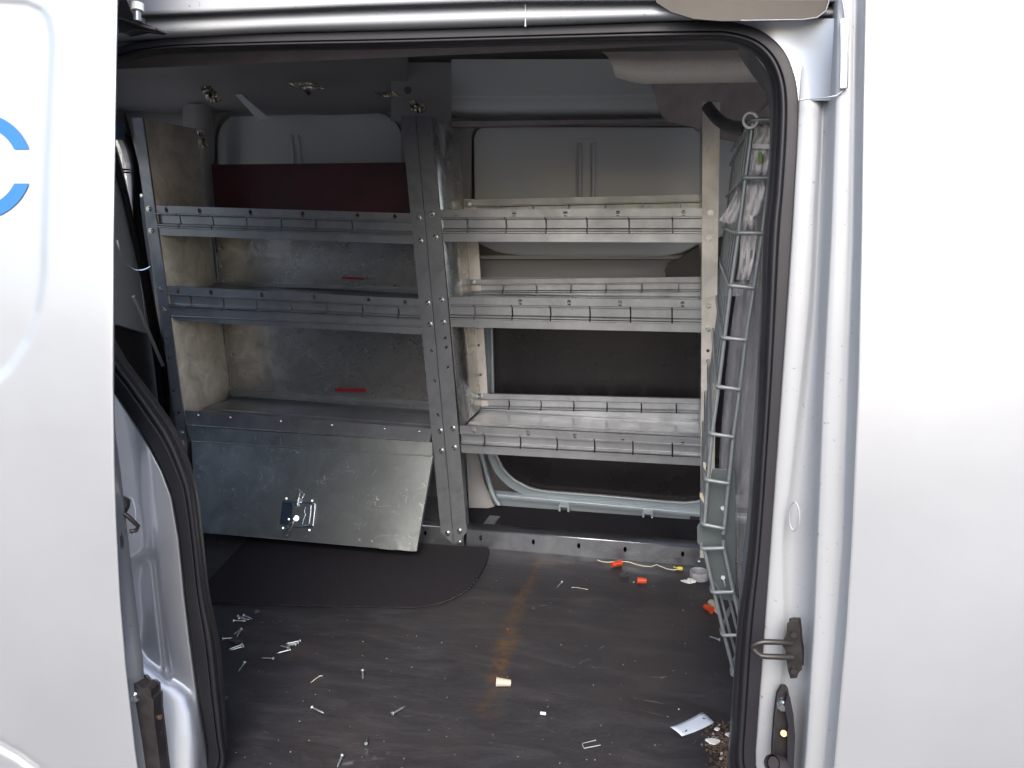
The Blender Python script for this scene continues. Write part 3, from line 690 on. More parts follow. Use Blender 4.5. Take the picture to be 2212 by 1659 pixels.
m_ = MB(); m_.prism([PG(u, v, DY+.0235) for u, v in [(266, 1352), (274, 1345), (284, 1349), (281, 1358), (268, 1366)]], (0, -.003, 0)); dpart(m_, 'latch_pawl', 'brass', bevel=.001)
# lower roller bracket at the door foot
br = [(281, 1484), (288, 1478), (298, 1478), (306, 1488), (318, 1488), (324, 1493), (325, 1508), (329, 1512), (330, 1545), (337, 1600), (344, 1660), (360, 1800), (310, 1800), (293, 1660), (286, 1560)]
m_ = MB(); m_.prism([PG(u, v, DY+.018) for u, v in br], (0, .02, 0)); rb = dpart(m_, 'roller_bracket', 'brownblack', bevel=.002); rb['label'] = 'black steel roller bracket at the foot of the sliding door'
m_ = MB(); hexbolt(m_, PG(290, 1505, DY+.018), (.3, -1, 0), .0062); dpart(m_, 'bracket_bolt', 'zinc')
for v in (1549, 1578):
    m_ = MB(); m_.tube([PG(327, v, DY+.03), PG(339, v, DY+.03)], .0062, 10); m_.tube([PG(339, v, DY+.03), PG(347, v, DY+.03)], .0036, 10); dpart(m_, 'bracket_stud', 'copper')
# upper roller bracket
m_ = MB(); m_.prism([PG(u, v, -.02) for u, v in [(256, 34), (262, 34), (330, 60), (338, 64), (332, 66), (300, 62), (258, 70)]], (0, .02, 0)); m_.tube([PG(258, 41, -.025), PG(300, 55, -.025), PG(336, 64, -.02)], .0022, 6); m_.prism([PG(u, v, -.018) for u, v in [(256, 0), (272, 0), (284, 30), (300, 36), (306, 50), (256, 34)]], (0, .01, 0)); dpart(m_, 'upper_roller_arm', 'brownblack', bevel=.001)
m_ = MB(); m_.tube([PG(297, 8, -.03), PG(297, 24, -.03)], .0075, 16); dpart(m_, 'guide_roller', 'white', bevel=.001)
m_ = MB(); m_.tube([PG(297, 25, -.03), PG(297, 46, -.03)], .0045, 12); dpart(m_, 'roller_pin', 'alu')

# ---- striker on the right jamb
so = lambda x, y: (1607 + x*.21876, 1296 + y*.21876)
pl = [(440, 232), (478, 222), (530, 224), (540, 300), (552, 450), (565, 520), (560, 685), (528, 715), (512, 762), (468, 765), (448, 700), (432, 600), (425, 500), (396, 455), (405, 390), (428, 350)]
m_ = MB(); m_.prism([PG(*so(x, y), .044) for x, y in pl], (0.004, .012, 0)); st_ = vp(m_, 'striker', 'brownblack', bevel=.0015); st_['label'] = 'black steel door striker loop bolted to the right jamb'
m_ = MB(); m_.tube([PG(*so(x, y), d) for x, y, d in [(470, 425, .045), (400, 420, .040), (300, 415, .037), (200, 413, .035), (140, 425, .034), (95, 445, .034), (82, 465, .034), (95, 488, .033), (130, 525, .032), (165, 550, .031), (220, 558, .031), (320, 560, .033), (400, 563, .036), (480, 566, .040)]], .0036, 12); m_.build('striker_loop', mat['brownblack'], st_)
for y in (330, 690): m_ = MB(); hexbolt(m_, PG(*so(489, y), .044), (0, -1, 0), .0045); m_.build('striker_screw', mat['brownblack'], st_)
pl = [(400, 925), (422, 930), (445, 960), (478, 1130), (495, 1340), (488, 1500), (470, 1900), (290, 1900), (300, 1500), (318, 1250), (335, 1100), (350, 1000), (375, 960), (385, 935)]
m_ = MB(); m_.prism([PG(*so(x, y), .046) for x, y in pl], (0, .02, 0)); lb = vp(m_, 'hinge_bracket', 'brownblack', bevel=.002); lb['label'] = 'black bracket low on the right jamb with a zinc bolt'
m_ = MB(); m_.prism([PG(*so(x, y), .036) for x, y in [(430, 945), (450, 960), (485, 1130), (500, 1340), (495, 1500), (478, 1900), (428, 1900), (430, 1320), (440, 1250), (400, 1050)]], (0, .012, 0)); m_.build('bracket_rim', mat['rubber'], lb)
m_ = MB(); hexbolt(m_, PG(*so(385, 1040), .044), (-.6, -1, 0), .0058); m_.build('bracket_bolt', mat['zinc'], lb)
m_ = MB(); m_.tube([PG(*so(393, 1318), .046), PG(*so(393, 1318), .042)], .004, 14); m_.build('brass_washer', mat['brass'], lb)
m_ = MB(); m_.tube([PG(*so(400, 1620), .045), PG(*so(340, 1620), .035), PG(*so(275, 1612), .02)], [.010, .0105, .0105], 20, caps=False); m_.tube([PG(*so(300, 1614), .024), PG(*so(290, 1612), .023)], .008, 20); m_.build('rubber_bumper', mat['black'], lb)

# ------------------------------------------------------------------ SHELVING
YF, YB = 1.0, 1.25
def rail(parent, name, TL, TR, BL, BR, Y, slits=(), slots=(), m='alu', back=False, slot_t=.13):
    a, b2, c, d = PY(*TL, Y), PY(*TR, Y), PY(*BL, Y), PY(*BR, Y)
    def S(s_, t, dy=0): p = lerp(lerp(a, b2, s_), lerp(c, d, s_), t); return Vector((p.x, p.y + dy, p.z))
    L = (b2 - a).length; Hh = (c - a).length
    def sof(u):
        vm = lerp((TL[1]+BL[1])/2, (TR[1]+BR[1])/2, (u-TL[0])/(TR[0]-TL[0])); x = PY(u, vm, Y).x
        return (x - (a.x+c.x)/2)/((b2.x+d.x)/2 - (a.x+c.x)/2)
    q = MB()
    # top lip with a small return
    lip = .24
    q.strip(lambda x, y: S(x, y), 0, 1, 0, lip, [(sof(u), .0055/L, slot_t, .0095/Hh*.8) for u in slots])
    q.add([S(0, 0), S(1, 0), S(1, 0, .012), S(0, 0, .012)], [(0, 1, 2, 3)])
    prof = [(lip, 0), (.255, -.0055), (.28, -.0055), (.295, .007), (.32, .008), (.58, .008), (.60, .007), (.625, -.004), (.65, -.004), (.664, .005), (.685, .005), (.70, -.006), (.73, -.006), (.75, 0)]
    cuts = sorted(sof(u) for u in slits); gw = .0019/L; x = 0; spans = []
    for cu in cuts: spans.append((x, cu-gw)); x = cu+gw
    spans.append((x, 1))
    for s0, s1 in spans:
        q.loft([[S(s0, t, dy), S(s1, t, dy)] for t, dy in prof], smooth=False)
    q.add([S(0, .75), S(1, .75), S(1, 1), S(0, 1)], [(0, 1, 2, 3)])
    q.add([S(0, 1), S(1, 1), S(1, 1, .018), S(0, 1, .018)], [(0, 1, 2, 3)])
    # rear face of the folded sheet closes the look through slits a little deeper
    return q.build(name, mat[m], parent, solid=.0011), S, sof
def bolt_at(parent, u, v, Y, r_=.006, name='bolt', m='zinc'):
    q = MB(); hexbolt(q, PY(u, v, Y), (0, -1, 0), r_); return q.build(name, mat[m], parent)
def post(parent, Lt, Rt, Lb, Rb, Y, holes=(), bolts=(), m='alu_post', ret=1, name='post'):
    a, b2, c, d = PY(*Lt, Y), PY(*Rt, Y), PY(*Lb, Y), PY(*Rb, Y)
    L = (c - a).length; Wd = (b2 - a).length
    def S(x, y): return lerp(lerp(a, b2, y), lerp(c, d, y), x)
    hs = []
    for u, v in holes:
        p = PY(u, v, Y); x = (p.z - a.z)/(c.z - a.z); l = S(x, 0); r_ = S(x, 1); y = (p.x - l.x)/(r_.x - l.x); hs.append((x, .0042/L, min(.85, max(.15, y)), .0042/Wd))
    q = MB(); q.strip(S, 0, 1, 0, 1, hs)
    # folded return flange into depth
    e0, e1 = (b2, d) if ret > 0 else (a, c)
    q.add([e0, e1, e1 + Vector((0, .03, 0)), e0 + Vector((0, .03, 0))], [(0, 1, 2, 3)])
    e0, e1 = (a, c) if ret > 0 else (b2, d)
    q.add([e0, e1, e1 + Vector((0, .005, 0)), e0 + Vector((0, .005, 0))], [(0, 1, 2, 3)])
    o = q.build(name, mat[m], parent, solid=.0018)
    for u, v in bolts: bolt_at(o, u, v, Y - .001)
    return o
Z1 = lambda x, y=0: (x*.3906, y*.3906)
Z2 = lambda x, y=0: (777.6 + x*.3906, y*.3906)
Z4 = lambda x, y=0: (x*.3906, 518.4 + y*.3906)
Z5 = lambda x, y=0: (777.6 + x*.3906, 518.4 + y*.3906)
Z8 = lambda x, y=0: (777.6 + x*.3906, 1011 + y*.3906)
Z7 = lambda x, y=0: (x*.3906, 1011 + y*.3906)

# right unit
ru = empty('shelving_unit', (PY(1250, 900, YF).x, YF + .12, 0))
tag(ru, 'open aluminium shelving unit of three perforated shelves next to the wire partition', 'shelving', 'aluminium shelving units')
post(ru, (899, 250), (932, 250), (982, 1176), (1008, 1150), YF, holes=[(962, 740), (964.5, 761), (968, 804), (978, 925)][:3], bolts=[(936-3, 462), (941, 512.5), (954, 648), (957.7, 696.5), (978.8, 925.4), (982, 967), (992.4, 1147)], ret=1)
o = post(ru, (1518.5, 221), (1554.8, 221), (1513, 1205), (1540, 1205), YF-.006, holes=[(1529.4, 758), (1528.6, 780)], bolts=[(1534.5, 459.7), (1533, 515), (1530, 660.6), (1530, 710.6)], m='alu_post_lit', ret=1); o['label'] = 'worn post at the partition end, paled for reflected light'
o = post(ru, (1002, 430), (1027, 430), (1032, 900), (1056, 900), YB-.004, holes=[(1031.5, 708), (1034, 746), (1038, 810)], m='alu_post_lit', ret=-1, name='rear_post')
def end_panel(parent, top, bot, Y0, Y1, m, n=6, name='end_panel', slant=0):
    a = PY(*top, Y0); b2 = PY(*bot, Y0); dy = Y1 - Y0
    q = MB(); q.loft([[lerp(a, b2, k/n), lerp(a, b2, k/n) + Vector((0, dy*.5, -slant*(1-k/n)*.5)), lerp(a, b2, k/n) + Vector((0, dy, -slant*(1-k/n)))] for k in range(n+1)])
    return q.build(name, mat[m], parent, solid=.0016)
end_panel(ru, (934, 252), (994, 925), YF+.003, YB, 'alu_back', slant=.03)
end_panel(ru, (1512+8, 260), (1513+4, 1000), YF+.003, YB, 'alu_back')
SH = []
def shelf(parent, front, back, fs, fl_, bs, bl_, tray_drop=.014, mfr='alu', yb=YB, label=None):
    (TL, TR, BL, BR) = front
    a, b2 = PY(*TL, YF), PY(*TR, YF); a.z -= tray_drop; b2.z -= tray_drop
    q = MB(); nX = 24
    rows = []
    for j, (y, dz) in enumerate([(YF+.006, 0), (YF+.03, 0), (YF+.033, -.003), (YF+.09, -.003), (YF+.093, 0), (YF+.17, 0), (YF+.173, -.003), (YF+.22, -.003), (yb-.002, .002)]):
        rows.append([Vector((lerp(a.x, b2.x, i/nX), y, lerp(a.z, b2.z, i/nX) + dz)) for i in range(nX+1)])
    q.loft(rows, smooth=False)
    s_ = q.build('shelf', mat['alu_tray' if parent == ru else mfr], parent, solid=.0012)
    if label: s_['label'] = label
    if front[2]: rail(s_, 'front_rail', TL, TR, BL, BR, YF+.001, fs, fl_, mfr)
    if back:
        bk = rail(s_, 'rear_rail', *back, yb-.01, bs, bl_, mfr)[0]
    return s_
z2u = lambda l: [Z2(x)[0] for x in l]; z5u = lambda l: [Z5(x)[0] for x in l]; z1u = lambda l: [Z1(x)[0] for x in l]; z8u = lambda l: [Z8(x)[0] for x in l]
s1 = shelf(ru, (Z2(442, 1160), Z2(1892, 1152), Z2(460, 1335), Z2(1892, 1340)), (Z2(580, 1106), Z2(1892, 1077), Z2(590, 1240), Z2(1892, 1215)), z2u([592, 807, 1028, 1255, 1488, 1729]), z2u([535, 857, 1140, 1429, 1790]), z2u([765, 957, 1154, 1356, 1562, 1773]), [])
s2 = shelf(ru, (Z5(492, 315), Z5(1892, 332), Z5(505, 480), Z5(1892, 510)), (Z5(604, 220), Z5(1892, 205), Z5(610, 325), Z5(1892, 322)), z5u([632, 840, 1053, 1271, 1496, 1726]), z5u([890, 1160, 1440, 1785]), z5u([790, 976, 1166, 1360, 1559, 1763]), [])
s3 = shelf(ru, (Z5(552, 1028), Z5(1892, 1096), Z5(562, 1175), Z5(1892, 1248)), (Z5(645, 850), Z5(1892, 880), Z5(650, 965), Z5(1892, 992)), z5u([687, 886, 1089, 1297, 1509, 1728]), z5u([634, 933, 1190, 1456, 1785]), z5u([823, 1000, 1182, 1366, 1556, 1750]), [])
for (u, v) in (Z2(607, 1130), Z5(630, 232), Z5(672, 862), Z5(678, 962)): bolt_at(ru, u, v, YB-.013, .0045)
# base rail across both units
def base_rail(parent, TL, TR, BL, BR, slots):
    a, b2, c, d = PY(*TL, YF), PY(*TR, YF), PY(*BL, YF), PY(*BR, YF); L = (b2-a).length; Hh = (c-a).length
    def S(s_, t, dy=0): p = lerp(lerp(a, b2, s_), lerp(c, d, s_), t); return Vector((p.x, p.y+dy, p.z))
    q = MB(); q.loft([[S(0, -.10, .03), S(1, -.10, .03)], [S(0, -.02, .012), S(1, -.02, .012)], [S(0, .0, .004), S(1, 0, .004)], [S(0, .04, 0), S(1, .04, 0)]])
    hs = []
    for u in slots:
        s_ = (PY(u, lerp(TL[1], TR[1], (u-TL[0])/(TR[0]-TL[0])) + 20, YF).x - a.x)/(b2.x-a.x); hs.append((s_, .0045/L, .40, .0085/Hh))
    q.strip(lambda x, y: S(x, y), 0, 1, .04, 1, hs)
    q.add([S(0, 1), S(1, 1), S(1, 1.03, -.015), S(0, 1.03, -.015)], [(0, 1, 2, 3)])
    return q.build('base_rail', mat['alu_base'], parent, solid=.0016)
base_rail(ru, (1008, 1142), (1530, 1184.5), (1008, 1184.5), (1530, 1226), [1038.6, 1152, 1250, 1349.5, 1473.7])
for u, v in ((993, 1171.5), (1510, 1215)): bolt_at(ru, u, v, YF-.004, .0045)
m_ = MB(); m_.prism([(PY(1015, 1142, YF).x, 1.03, .012), (PY(1040, 1142, YF).x, 1.03, .012), (PY(1040, 1142, YF).x+.01, 1.2, .012), (PY(1015, 1142, YF).x+.01, 1.2, .012)], (0, 0, .003)); m_.build('foot_plate', mat['alu_post'], ru)

# left unit
lu = empty('shelving_unit', (PY(640, 900, YF).x, YF + .12, 0))
tag(lu, 'scuffed aluminium shelving unit with a drop-down steel door over its bottom bin', 'shelving', 'aluminium shelving units')
post(lu, (867, 250), (896.5, 250), (953, 1150), (979, 1176), YF-.001, holes=[(932, 748), (939, 811.7), (946, 883.6)], bolts=[(905, 470.7), (908.5, 520.7), (924, 654.7), (929, 700.8), (951.4, 931), (953.8, 973.8), (967, 1152)], ret=1)
post(lu, (286, 255), (308, 255), (386, 955), (404, 955), YF-.002, holes=[(356, 711.7), (359.4, 731.6), (365.6, 774), (375.8, 844.5), (386.7, 891.8)], bolts=[(321, 451), (326, 498), (345.7, 624.6), (354, 669), (392, 934.8)], m='alu_post', ret=-1)
ep = end_panel(lu, (309, 256), (403, 930), YF+.003, YB, 'cream'); ep['label'] = 'worn end sheet of the left unit, toned cream for reflected light'
def backsheet(parent, pts, Y, m, name):
    q = MB(); q.prism([PY(u, v, Y) for u, v in pts], (0, .0015, 0)); return q.build(name, mat[m], parent)
backsheet(lu, [(457, 470), (960, 480), (1000, 900), (1000, 960), (497, 925)], YB+.002, 'alu_back', 'back_panel')
m_ = MB(); m_.tube([PY(u, v, YB-.002) for u, v in [(459, 480), (465, 540), (472.6, 612), (480, 715), (488, 800), (497, 890)]], .0022, 8); m_.build('corner_bead', mat['alu_post'], lu)
mat['redtape'] = M_plain('red_tape', (.22, .012, .02), .4)
for pts_ in ([(722, 839), (789, 840), (790, 847), (724, 846)], [(738, 598), (787, 600), (787, 604), (740, 602.5)]):
    m_ = MB(); m_.prism([PY(u, v, YB-.014) for u, v in pts_], (0, .001, 0)); m_.build('red_label', mat['redtape'], lu)
for u, v in (Z4(1215, 45), Z4(1222, 145), Z4(1278, 635), Z4(1282, 842), Z4(1305, 930), Z4(1235, 228)): bolt_at(lu, u, v, YB-.004, .004, 'rivet')
t1 = shelf(lu, (Z1(850, 1137), (890, 461.5), Z1(880, 1300), (896, 527)), None, z1u([990, 1172, 1358, 1550, 1743, 1943, 2145]) + z2u([155]), z1u([932, 1115, 1395, 1683, 1985, 2190]), [], [])
t2 = shelf(lu, ((359, 618), (908, 646.5), (369, 683), (914, 706)), (Z4(1200, 232), (930, 622), Z4(1205, 300), (934, 648)), [Z4(x)[0] for x in (1050, 1230, 1415, 1606, 1802, 2000, 2200)], [Z4(x)[0] for x in (993, 1175, 1455, 1747, 2045)] + [Z5(255)[0]], [Z4(x)[0] for x in (1365, 1530, 1700, 1870, 2045)], [])
m_ = MB(); q_ = [PY(*p, YF-.006) for p in [(371, 684), (914, 707), (910, 722), (388, 693)]]; m_.prism(q_, (0, .006, 0)); m_.tube([PY(370, 683, YF-.007), PY(914, 706, YF-.007)], .003, 8); m_.build('hinge_cover', mat['alu'], lu, bevel=.001)
t3 = shelf(lu, ((400, 887.5), (932, 927), None, None), ((495, 843), (985, 870), (500, 885), (985, 908)), [], [], [Z4(x)[0] for x in (1425, 1590, 1758, 1925, 2095)] + z5u([105, 277]), [])
# hinge strip with rivets
m_ = MB(); a, b2, c, d = [PY(*p, YF-.003) for p in [(400, 887.5), (932, 927), (928, 953), (404, 917)]]; m_.prism([a, b2, c, d], (0, .002, 0))
hs = m_.build('hinge_strip', mat['alu_post'], lu, bevel=.0006)
for u, v in [(428.5, 897), (498, 902), (606.6, 910), (717, 918.4), (831, 926.6), (906.5, 932.5)]:
    q = MB(); c0 = PY(u, v, YF-.004); q.tube([c0, c0 + Vector((0, -.002, 0)), c0 + Vector((0, -.0035, 0))], [.005, .0042, .0015], 12); q.build('rivet', mat['chrome'], hs)
# piano hinge
m_ = MB(); pA = PY(404, 918.5, YF-.006); pB = PY(928, 953.5, YF-.006)
for k in range(44):
    m_.tube([lerp(pA, pB, (k+.06)/44), lerp(pA, pB, (k+.94)/44)], .0026 if k % 2 else .0022, 8)
m_.build('piano_hinge', mat['alu_post'], lu)
# drop door
TLd, TRd = PY(401, 921, YF-.008), PY(934, 956, YF-.008)
MLd, MRd = PY(414, 953, YF-.022), PY(934, 985, YF-.022)
BLd, BRd = PY(424, 1148.5, YF-.13), PY(899, 1190.7, YF-.13)
q = MB(); rows = []
for j in range(13):
    if j <= 2: a, b2 = lerp(TLd, MLd, j/2), lerp(TRd, MRd, j/2)
    else: a, b2 = lerp(MLd, BLd, (j-2)/10), lerp(MRd, BRd, (j-2)/10)
    r_ = []
    for i in range(41):
        s_ = i/40; p = lerp(a, b2, s_)
        dent = .0025*math.exp(-((s_-.88)/.10)**2) * max(0, (j-8)/4); wave = .0015*noise.noise(Vector((s_*4, j*.3, 3)))
        if j == 12: p = p + Vector((0, 0, (.0018*math.sin(s_*50)*math.exp(-((s_-.92)/.07)**2)) - .0025*math.exp(-((s_-.9)/.03)**2)))
        r_.append(p + Vector((0, -dent + wave, 0)))
    rows.append(r_)
q.loft(rows, smooth=False)
# folded side lips
for (t_, m2, b3) in ((TLd, MLd, BLd), (TRd, MRd, BRd)):
    v_ = Vector((0, .014, -.002)); q.add([m2, b3, b3+v_, m2+v_], [(0, 1, 2, 3)])
dd = q.build('drop_door', mat['alu_lid'], lu, solid=.0014); dd['label'] = 'scratched steel drop-down door with a blued latch'
m_ = MB(); m_.tube([lerp(MLd, MLd, 0) + Vector((0, -.001, 0)), MRd + Vector((0, -.001, 0))], .0018, 8); m_.tube([BLd, lerp(BLd, BRd, .85)], .0013, 6); m_.build('folded_edge', mat['alu'], dd)
# latch parts, on the plane of the door (photo zoom 8.295 px per source px)
nrm = (BLd - MLd).cross(MRd - MLd).normalized()
if nrm.y > 0: nrm = -nrm
def PD(x, y, h=0):
    u, v = (650 + x/8.295)*.864, (1180 + y/8.295)*.864
    d_ = ray(u, v); t = (MLd + nrm*h - CAM).dot(nrm)/d_.dot(nrm); return CAM + d_*t
m_ = MB(); m_.prism([PD(x, y, .0015) for x, y in [(470, 600), (1120, 640), (1160, 680), (1110, 1130), (1080, 1150), (420, 1080)]], nrm*.001)
m_.build('latch_plate', mat['bluechrome'], dd, bevel=.0005)
m_ = MB(); m_.prism([PD(x, y, .0008) for x, y in [(700, 650), (960, 655), (1140, 690), (1100, 1110), (860, 1130), (700, 1120)]], nrm*.006); m_.build('latch_cup', mat['alu_lid'], dd, bevel=.0015)
for i_, (pts, rr) in enumerate([([(1140, 660), (1140, 760), (1120, 950), (1095, 1120)], .0022), ([(1060, 690), (1050, 850), (1030, 1000), (1010, 1110), (880, 1130), (700, 1130)], .0018), ([(950, 720), (915, 820), (945, 880), (900, 1000), (880, 1090)], .0014), ([(470, 635), (650, 640), (900, 650), (1100, 650)], .0012)]):
    m_ = MB(); m_.tube([PD(x, y, .007) for x, y in pts], rr, 8); m_.build('latch_bar', mat['chrome' if i_ < 2 else 'bluechrome'], dd)
m_ = MB(); m_.tube([PD(750, 960, .006), PD(750, 960, .016)], .0075, 20); m_.tube([PD(750, 960, .016), PD(750, 960, .018)], .005, 16); m_.build('lock_cylinder', mat['zinc'], dd)
m_ = MB(); m_.tube([PD(660, 1060, .014), PD(690, 960, .018), (PD(715, 905, .02)), PD(740, 950, .018), PD(650, 1150, .014), PD(550, 1360, .010)], .0014, 8); m_.prism([PD(x, y, .012) for x, y in [(560, 1100), (660, 960), (720, 980), (640, 1180), (560, 1330), (450, 1300), (480, 1200)]], nrm*.001); m_.build('latch_handle', mat['zinc'], dd)
m_ = MB(); m_.prism([PD(x, y, .004) for x, y in [(770, 540), (840, 545), (835, 730), (750, 740)]], nrm*.004); m_.tube([PD(815, 360, .004), PD(830, 470, .008), PD(790, 600, .01), PD(780, 700, .01)], .0028, 8); m_.tube([PD(860, 400, .006), PD(920, 460, .006), PD(880, 540, .008)], .002, 8); m_.build('latch_bolt', mat['zinc'], dd)
for x, y in ((550, 550), (1085, 595), (1025, 1205), (480, 1160), (600, 980), (780, 1100)):
    m_ = MB(); m_.tube([PD(x, y, .002), PD(x, y, .005)], .0026, 8); m_.build('rivet', mat['zinc'], dd)
# bin under the drop door
m_ = MB(); a = PY(386, 950, YF); b2 = PY(955, 985, YF)
m_.prism([(a.x, YF+.004, .045), (b2.x, YF+.004, .045), (b2.x, YB, .045), (a.x, YB, .045)], (0, 0, -.0015))
m_.prism([(a.x+.02, YB-.002, .045), (b2.x, YB-.002, .045), (b2.x, YB-.002, a.z), (a.x+.02, YB-.002, a.z)], (0, .0015, 0))
m_.build('bin_liner', mat['alu_post'], lu)
m_ = MB(); m_.prism([PY(u, v, YF-.012) for u, v in [(384, 955), (392, 953), (395, 1000), (399, 1050), (392, 1020)]], (0, .15, 0)); m_.build('bin_side', mat['cream'], lu)
m_ = MB(); m_.prism([PY(u, v, YF-.004) for u, v in [(398, 955), (405, 955), (404, 1000), (400, 1040)]], (0, .05, 0)); m_.build('bin_edge', mat['alu'], lu)
base_rail(lu, (400, 1090), (1002, 1142), (400, 1134), (1002, 1184), [919.5, 780, 620])

# ------------------------------------------------------------------ dark red board on the top shelf
m_ = MB(); bz = PY(460, 452, 1.22).z
pp = [PY(458, 357, 1.205), PY(905, 352, 1.205)]
m_.prism([pp[0], pp[1], Vector((pp[1].x, 1.205, PY(890, 461, YF).z-.012)), Vector((pp[0].x, 1.205, PY(336, 446, YF).z-.012))], (0, .018, 0))
tag(m_.build('red_board', mat['maroon'], bevel=.002), 'long dark red board standing on the top shelf of the left unit', 'board')

# ------------------------------------------------------------------ floor mat
mp_ = [(552, 1150), (500, 1205), (447, 1262), (438, 1290), (445, 1303), (600, 1308), (864, 1313), (887, 1314), (915, 1311), (941, 1306), (970, 1297), (996, 1284), (1015, 1270), (1031, 1253), (1043, 1232), (1051, 1214), (1057, 1192), (1052, 1186), (800, 1172)]
m_ = MB(); m_.prism([PZ(u, v, .0015) for u, v in mp_], (0, 0, .005))
mt = m_.build('floor_mat', mat['mat'], bevel=.001); tag(mt, 'black carpet mat with a rounded corner on the floor under the left shelving unit', 'mat')
m_ = MB()
for k in range(16):
    t = k/15; u = lerp(945, 1030, t); v = interp([(945, 1304.5), (970, 1296), (996, 1283), (1015, 1269), (1031, 1252)], u)
    p = PZ(u, v, .007); m_.box(p, (.004, .002, .001))
m_.build('stitching', mat['tube'], mt)

# ------------------------------------------------------------------ wire partition
YN = .30
def B4(x, y): return (1468.9 + x*.2605, 172.8 + y*.2605)
rungs = [((1622, 260), (1680, 257)), ((1605.7, 383.8), (1663, 384.3)), ((1591, 503), (1647, 504)), ((1574.4, 616.8), (1629, 622)), ((1561, 729.6), (1611.6, 734.8)), ((1548, 835), (1598.6, 841.6)), ((1534, 937), (1584.8, 944)), ((1524.7, 1036.7), (1574.5, 1044.5)), ((1518, 1133), (1565, 1141.6)),
         ((1516, 1185.6), (1563.7, 1184)), ((1538, 1280), (1584, 1278.6)), ((1560, 1372.7), (1606, 1371.7)), ((1582, 1459.7), (1630, 1461)), ((1602, 1550), (1650, 1552))]
cage = empty('wire_partition', (PY(1560, 1500, YN).x, .8, 0))
tag(cage, 'grey coated wire mesh partition with steel plates standing between load bay and cab', 'partition')
rw = .0034; SX = .042
L_ = [PY(*a, YN) for a, b2 in rungs]; R_ = [PY(*b2, YN) for a, b2 in rungs]
for i, (a, b2) in enumerate(zip(L_, R_)):
    q = MB(); far = Vector((a.x + SX*.98, 1.28, a.z)) if i < 10 else Vector((a.x + .02, YN + .10, a.z)); c1_ = a + Vector((0, .012, 0))
    q.tube([b2, lerp(a, b2, .12), lerp(a, b2, .03) + Vector((0, .002, 0)), a + Vector((0, .006, 0)), a + Vector((-.0, .02, 0)), far], rw, 8)
    q.build('mesh_rung', mat['wire'], cage)
def wire(pts, r_=rw, name='mesh_wire', m='wire', parent=cage):
    q = MB(); q.tube(pts, r_, 7); return q.build(name, mat[m], parent)
inn = .35
wire([PY(1681, 225, YN+.004)] + [p + Vector((0, .004, 0)) for p in R_[:9]] + [R_[8] + Vector((-.001, .004, -.012))])
wire([lerp(a, b2, .10) + Vector((0, .006, 0)) for a, b2 in zip(L_[:9], R_[:9])] + [lerp(L_[8], R_[8], .1) + Vector((0, .006, -.004))])
wire([R_[9] + Vector((-.001, .004, .012))] + [p + Vector((0, .004, 0)) for p in R_[9:]])
wire([lerp(a, b2, .10) + Vector((0, .006, 0)) for a, b2 in zip(L_[9:], R_[9:])])
for k in range(9):
    y = YN + .07 + k*.108
    wire([Vector((p.x + .0045 + SX*(y-YN), y, p.z)) for p in L_[:10]], .0017)
for k in range(5):     # top section leaning towards the cab
    y = YN + .04 + k*.10; a = Vector((L_[0].x + .004, y, L_[0].z))
    wire([a + Vector((0, 0, -.01)), a + Vector((.012, 0, .02)), a + Vector((.045, 0, .06)), a + Vector((.09, 0, .11))], .0022)
for t in (.35, .75):
    a = L_[0] + Vector((.004 + .045*t*1.6, .0, .06*t*1.6)); wire([a, a + Vector((0, .5, 0))], .0022)
# diagonal hook wires in the lower section
for k in range(3):
    wire([L_[9] + Vector((.010 + .008*k, .02 + .03*k, -.05)), L_[10] + Vector((.012 + .012*k, .02+.03*k, 0)), L_[11] + Vector((.013 + .012*k, .02+.03*k, 0)), L_[12] + Vector((.016 + .01*k, .02 + .03*k, 0))], .0026)
pl = [(1540, 1016), (1545, 1014.7), (1583, 1017), (1586.5, 1024), (1587.5, 1150), (1587, 1290), (1584, 1297), (1560, 1293), (1546, 1289), (1537, 1270), (1526, 1190), (1513, 1178), (1508, 1172), (1507.5, 1140), (1511, 1133), (1519, 1130), (1528, 1080)]
q = MB(); q.prism([PY(u, v, YN+.018) for u, v in pl], (0, .003, 0)); q.build('steel_plate', mat['plate'], cage, bevel=.0012)
for u, v in ((1561, 1098), (1562, 1250-2)):
    q = MB(); q.tube([PY(u, v, YN+.017), PY(u, v, YN+.012)], [.005, .0035], 12); q.tube([PY(u+1, v+4, YN+.015), PY(u+4, v+12, YN+.012), PY(u+5, v+19, YN+.015)], .002, 6); q.build('plate_rivet', mat['wire'], cage)
for u, v in ((1546, 842), (1524, 1012), (1530, 1001+18), (1517, 1078)):
    q = MB(); q.prism([PY(u+a, v+b2, YN+.02) for a, b2 in [(-5, -14), (0, -12), (6, 4), (6, 14), (1, 6), (-5, -4)]], (0, .003, 0)); q.build('mesh_clip', mat['beige'], cage)

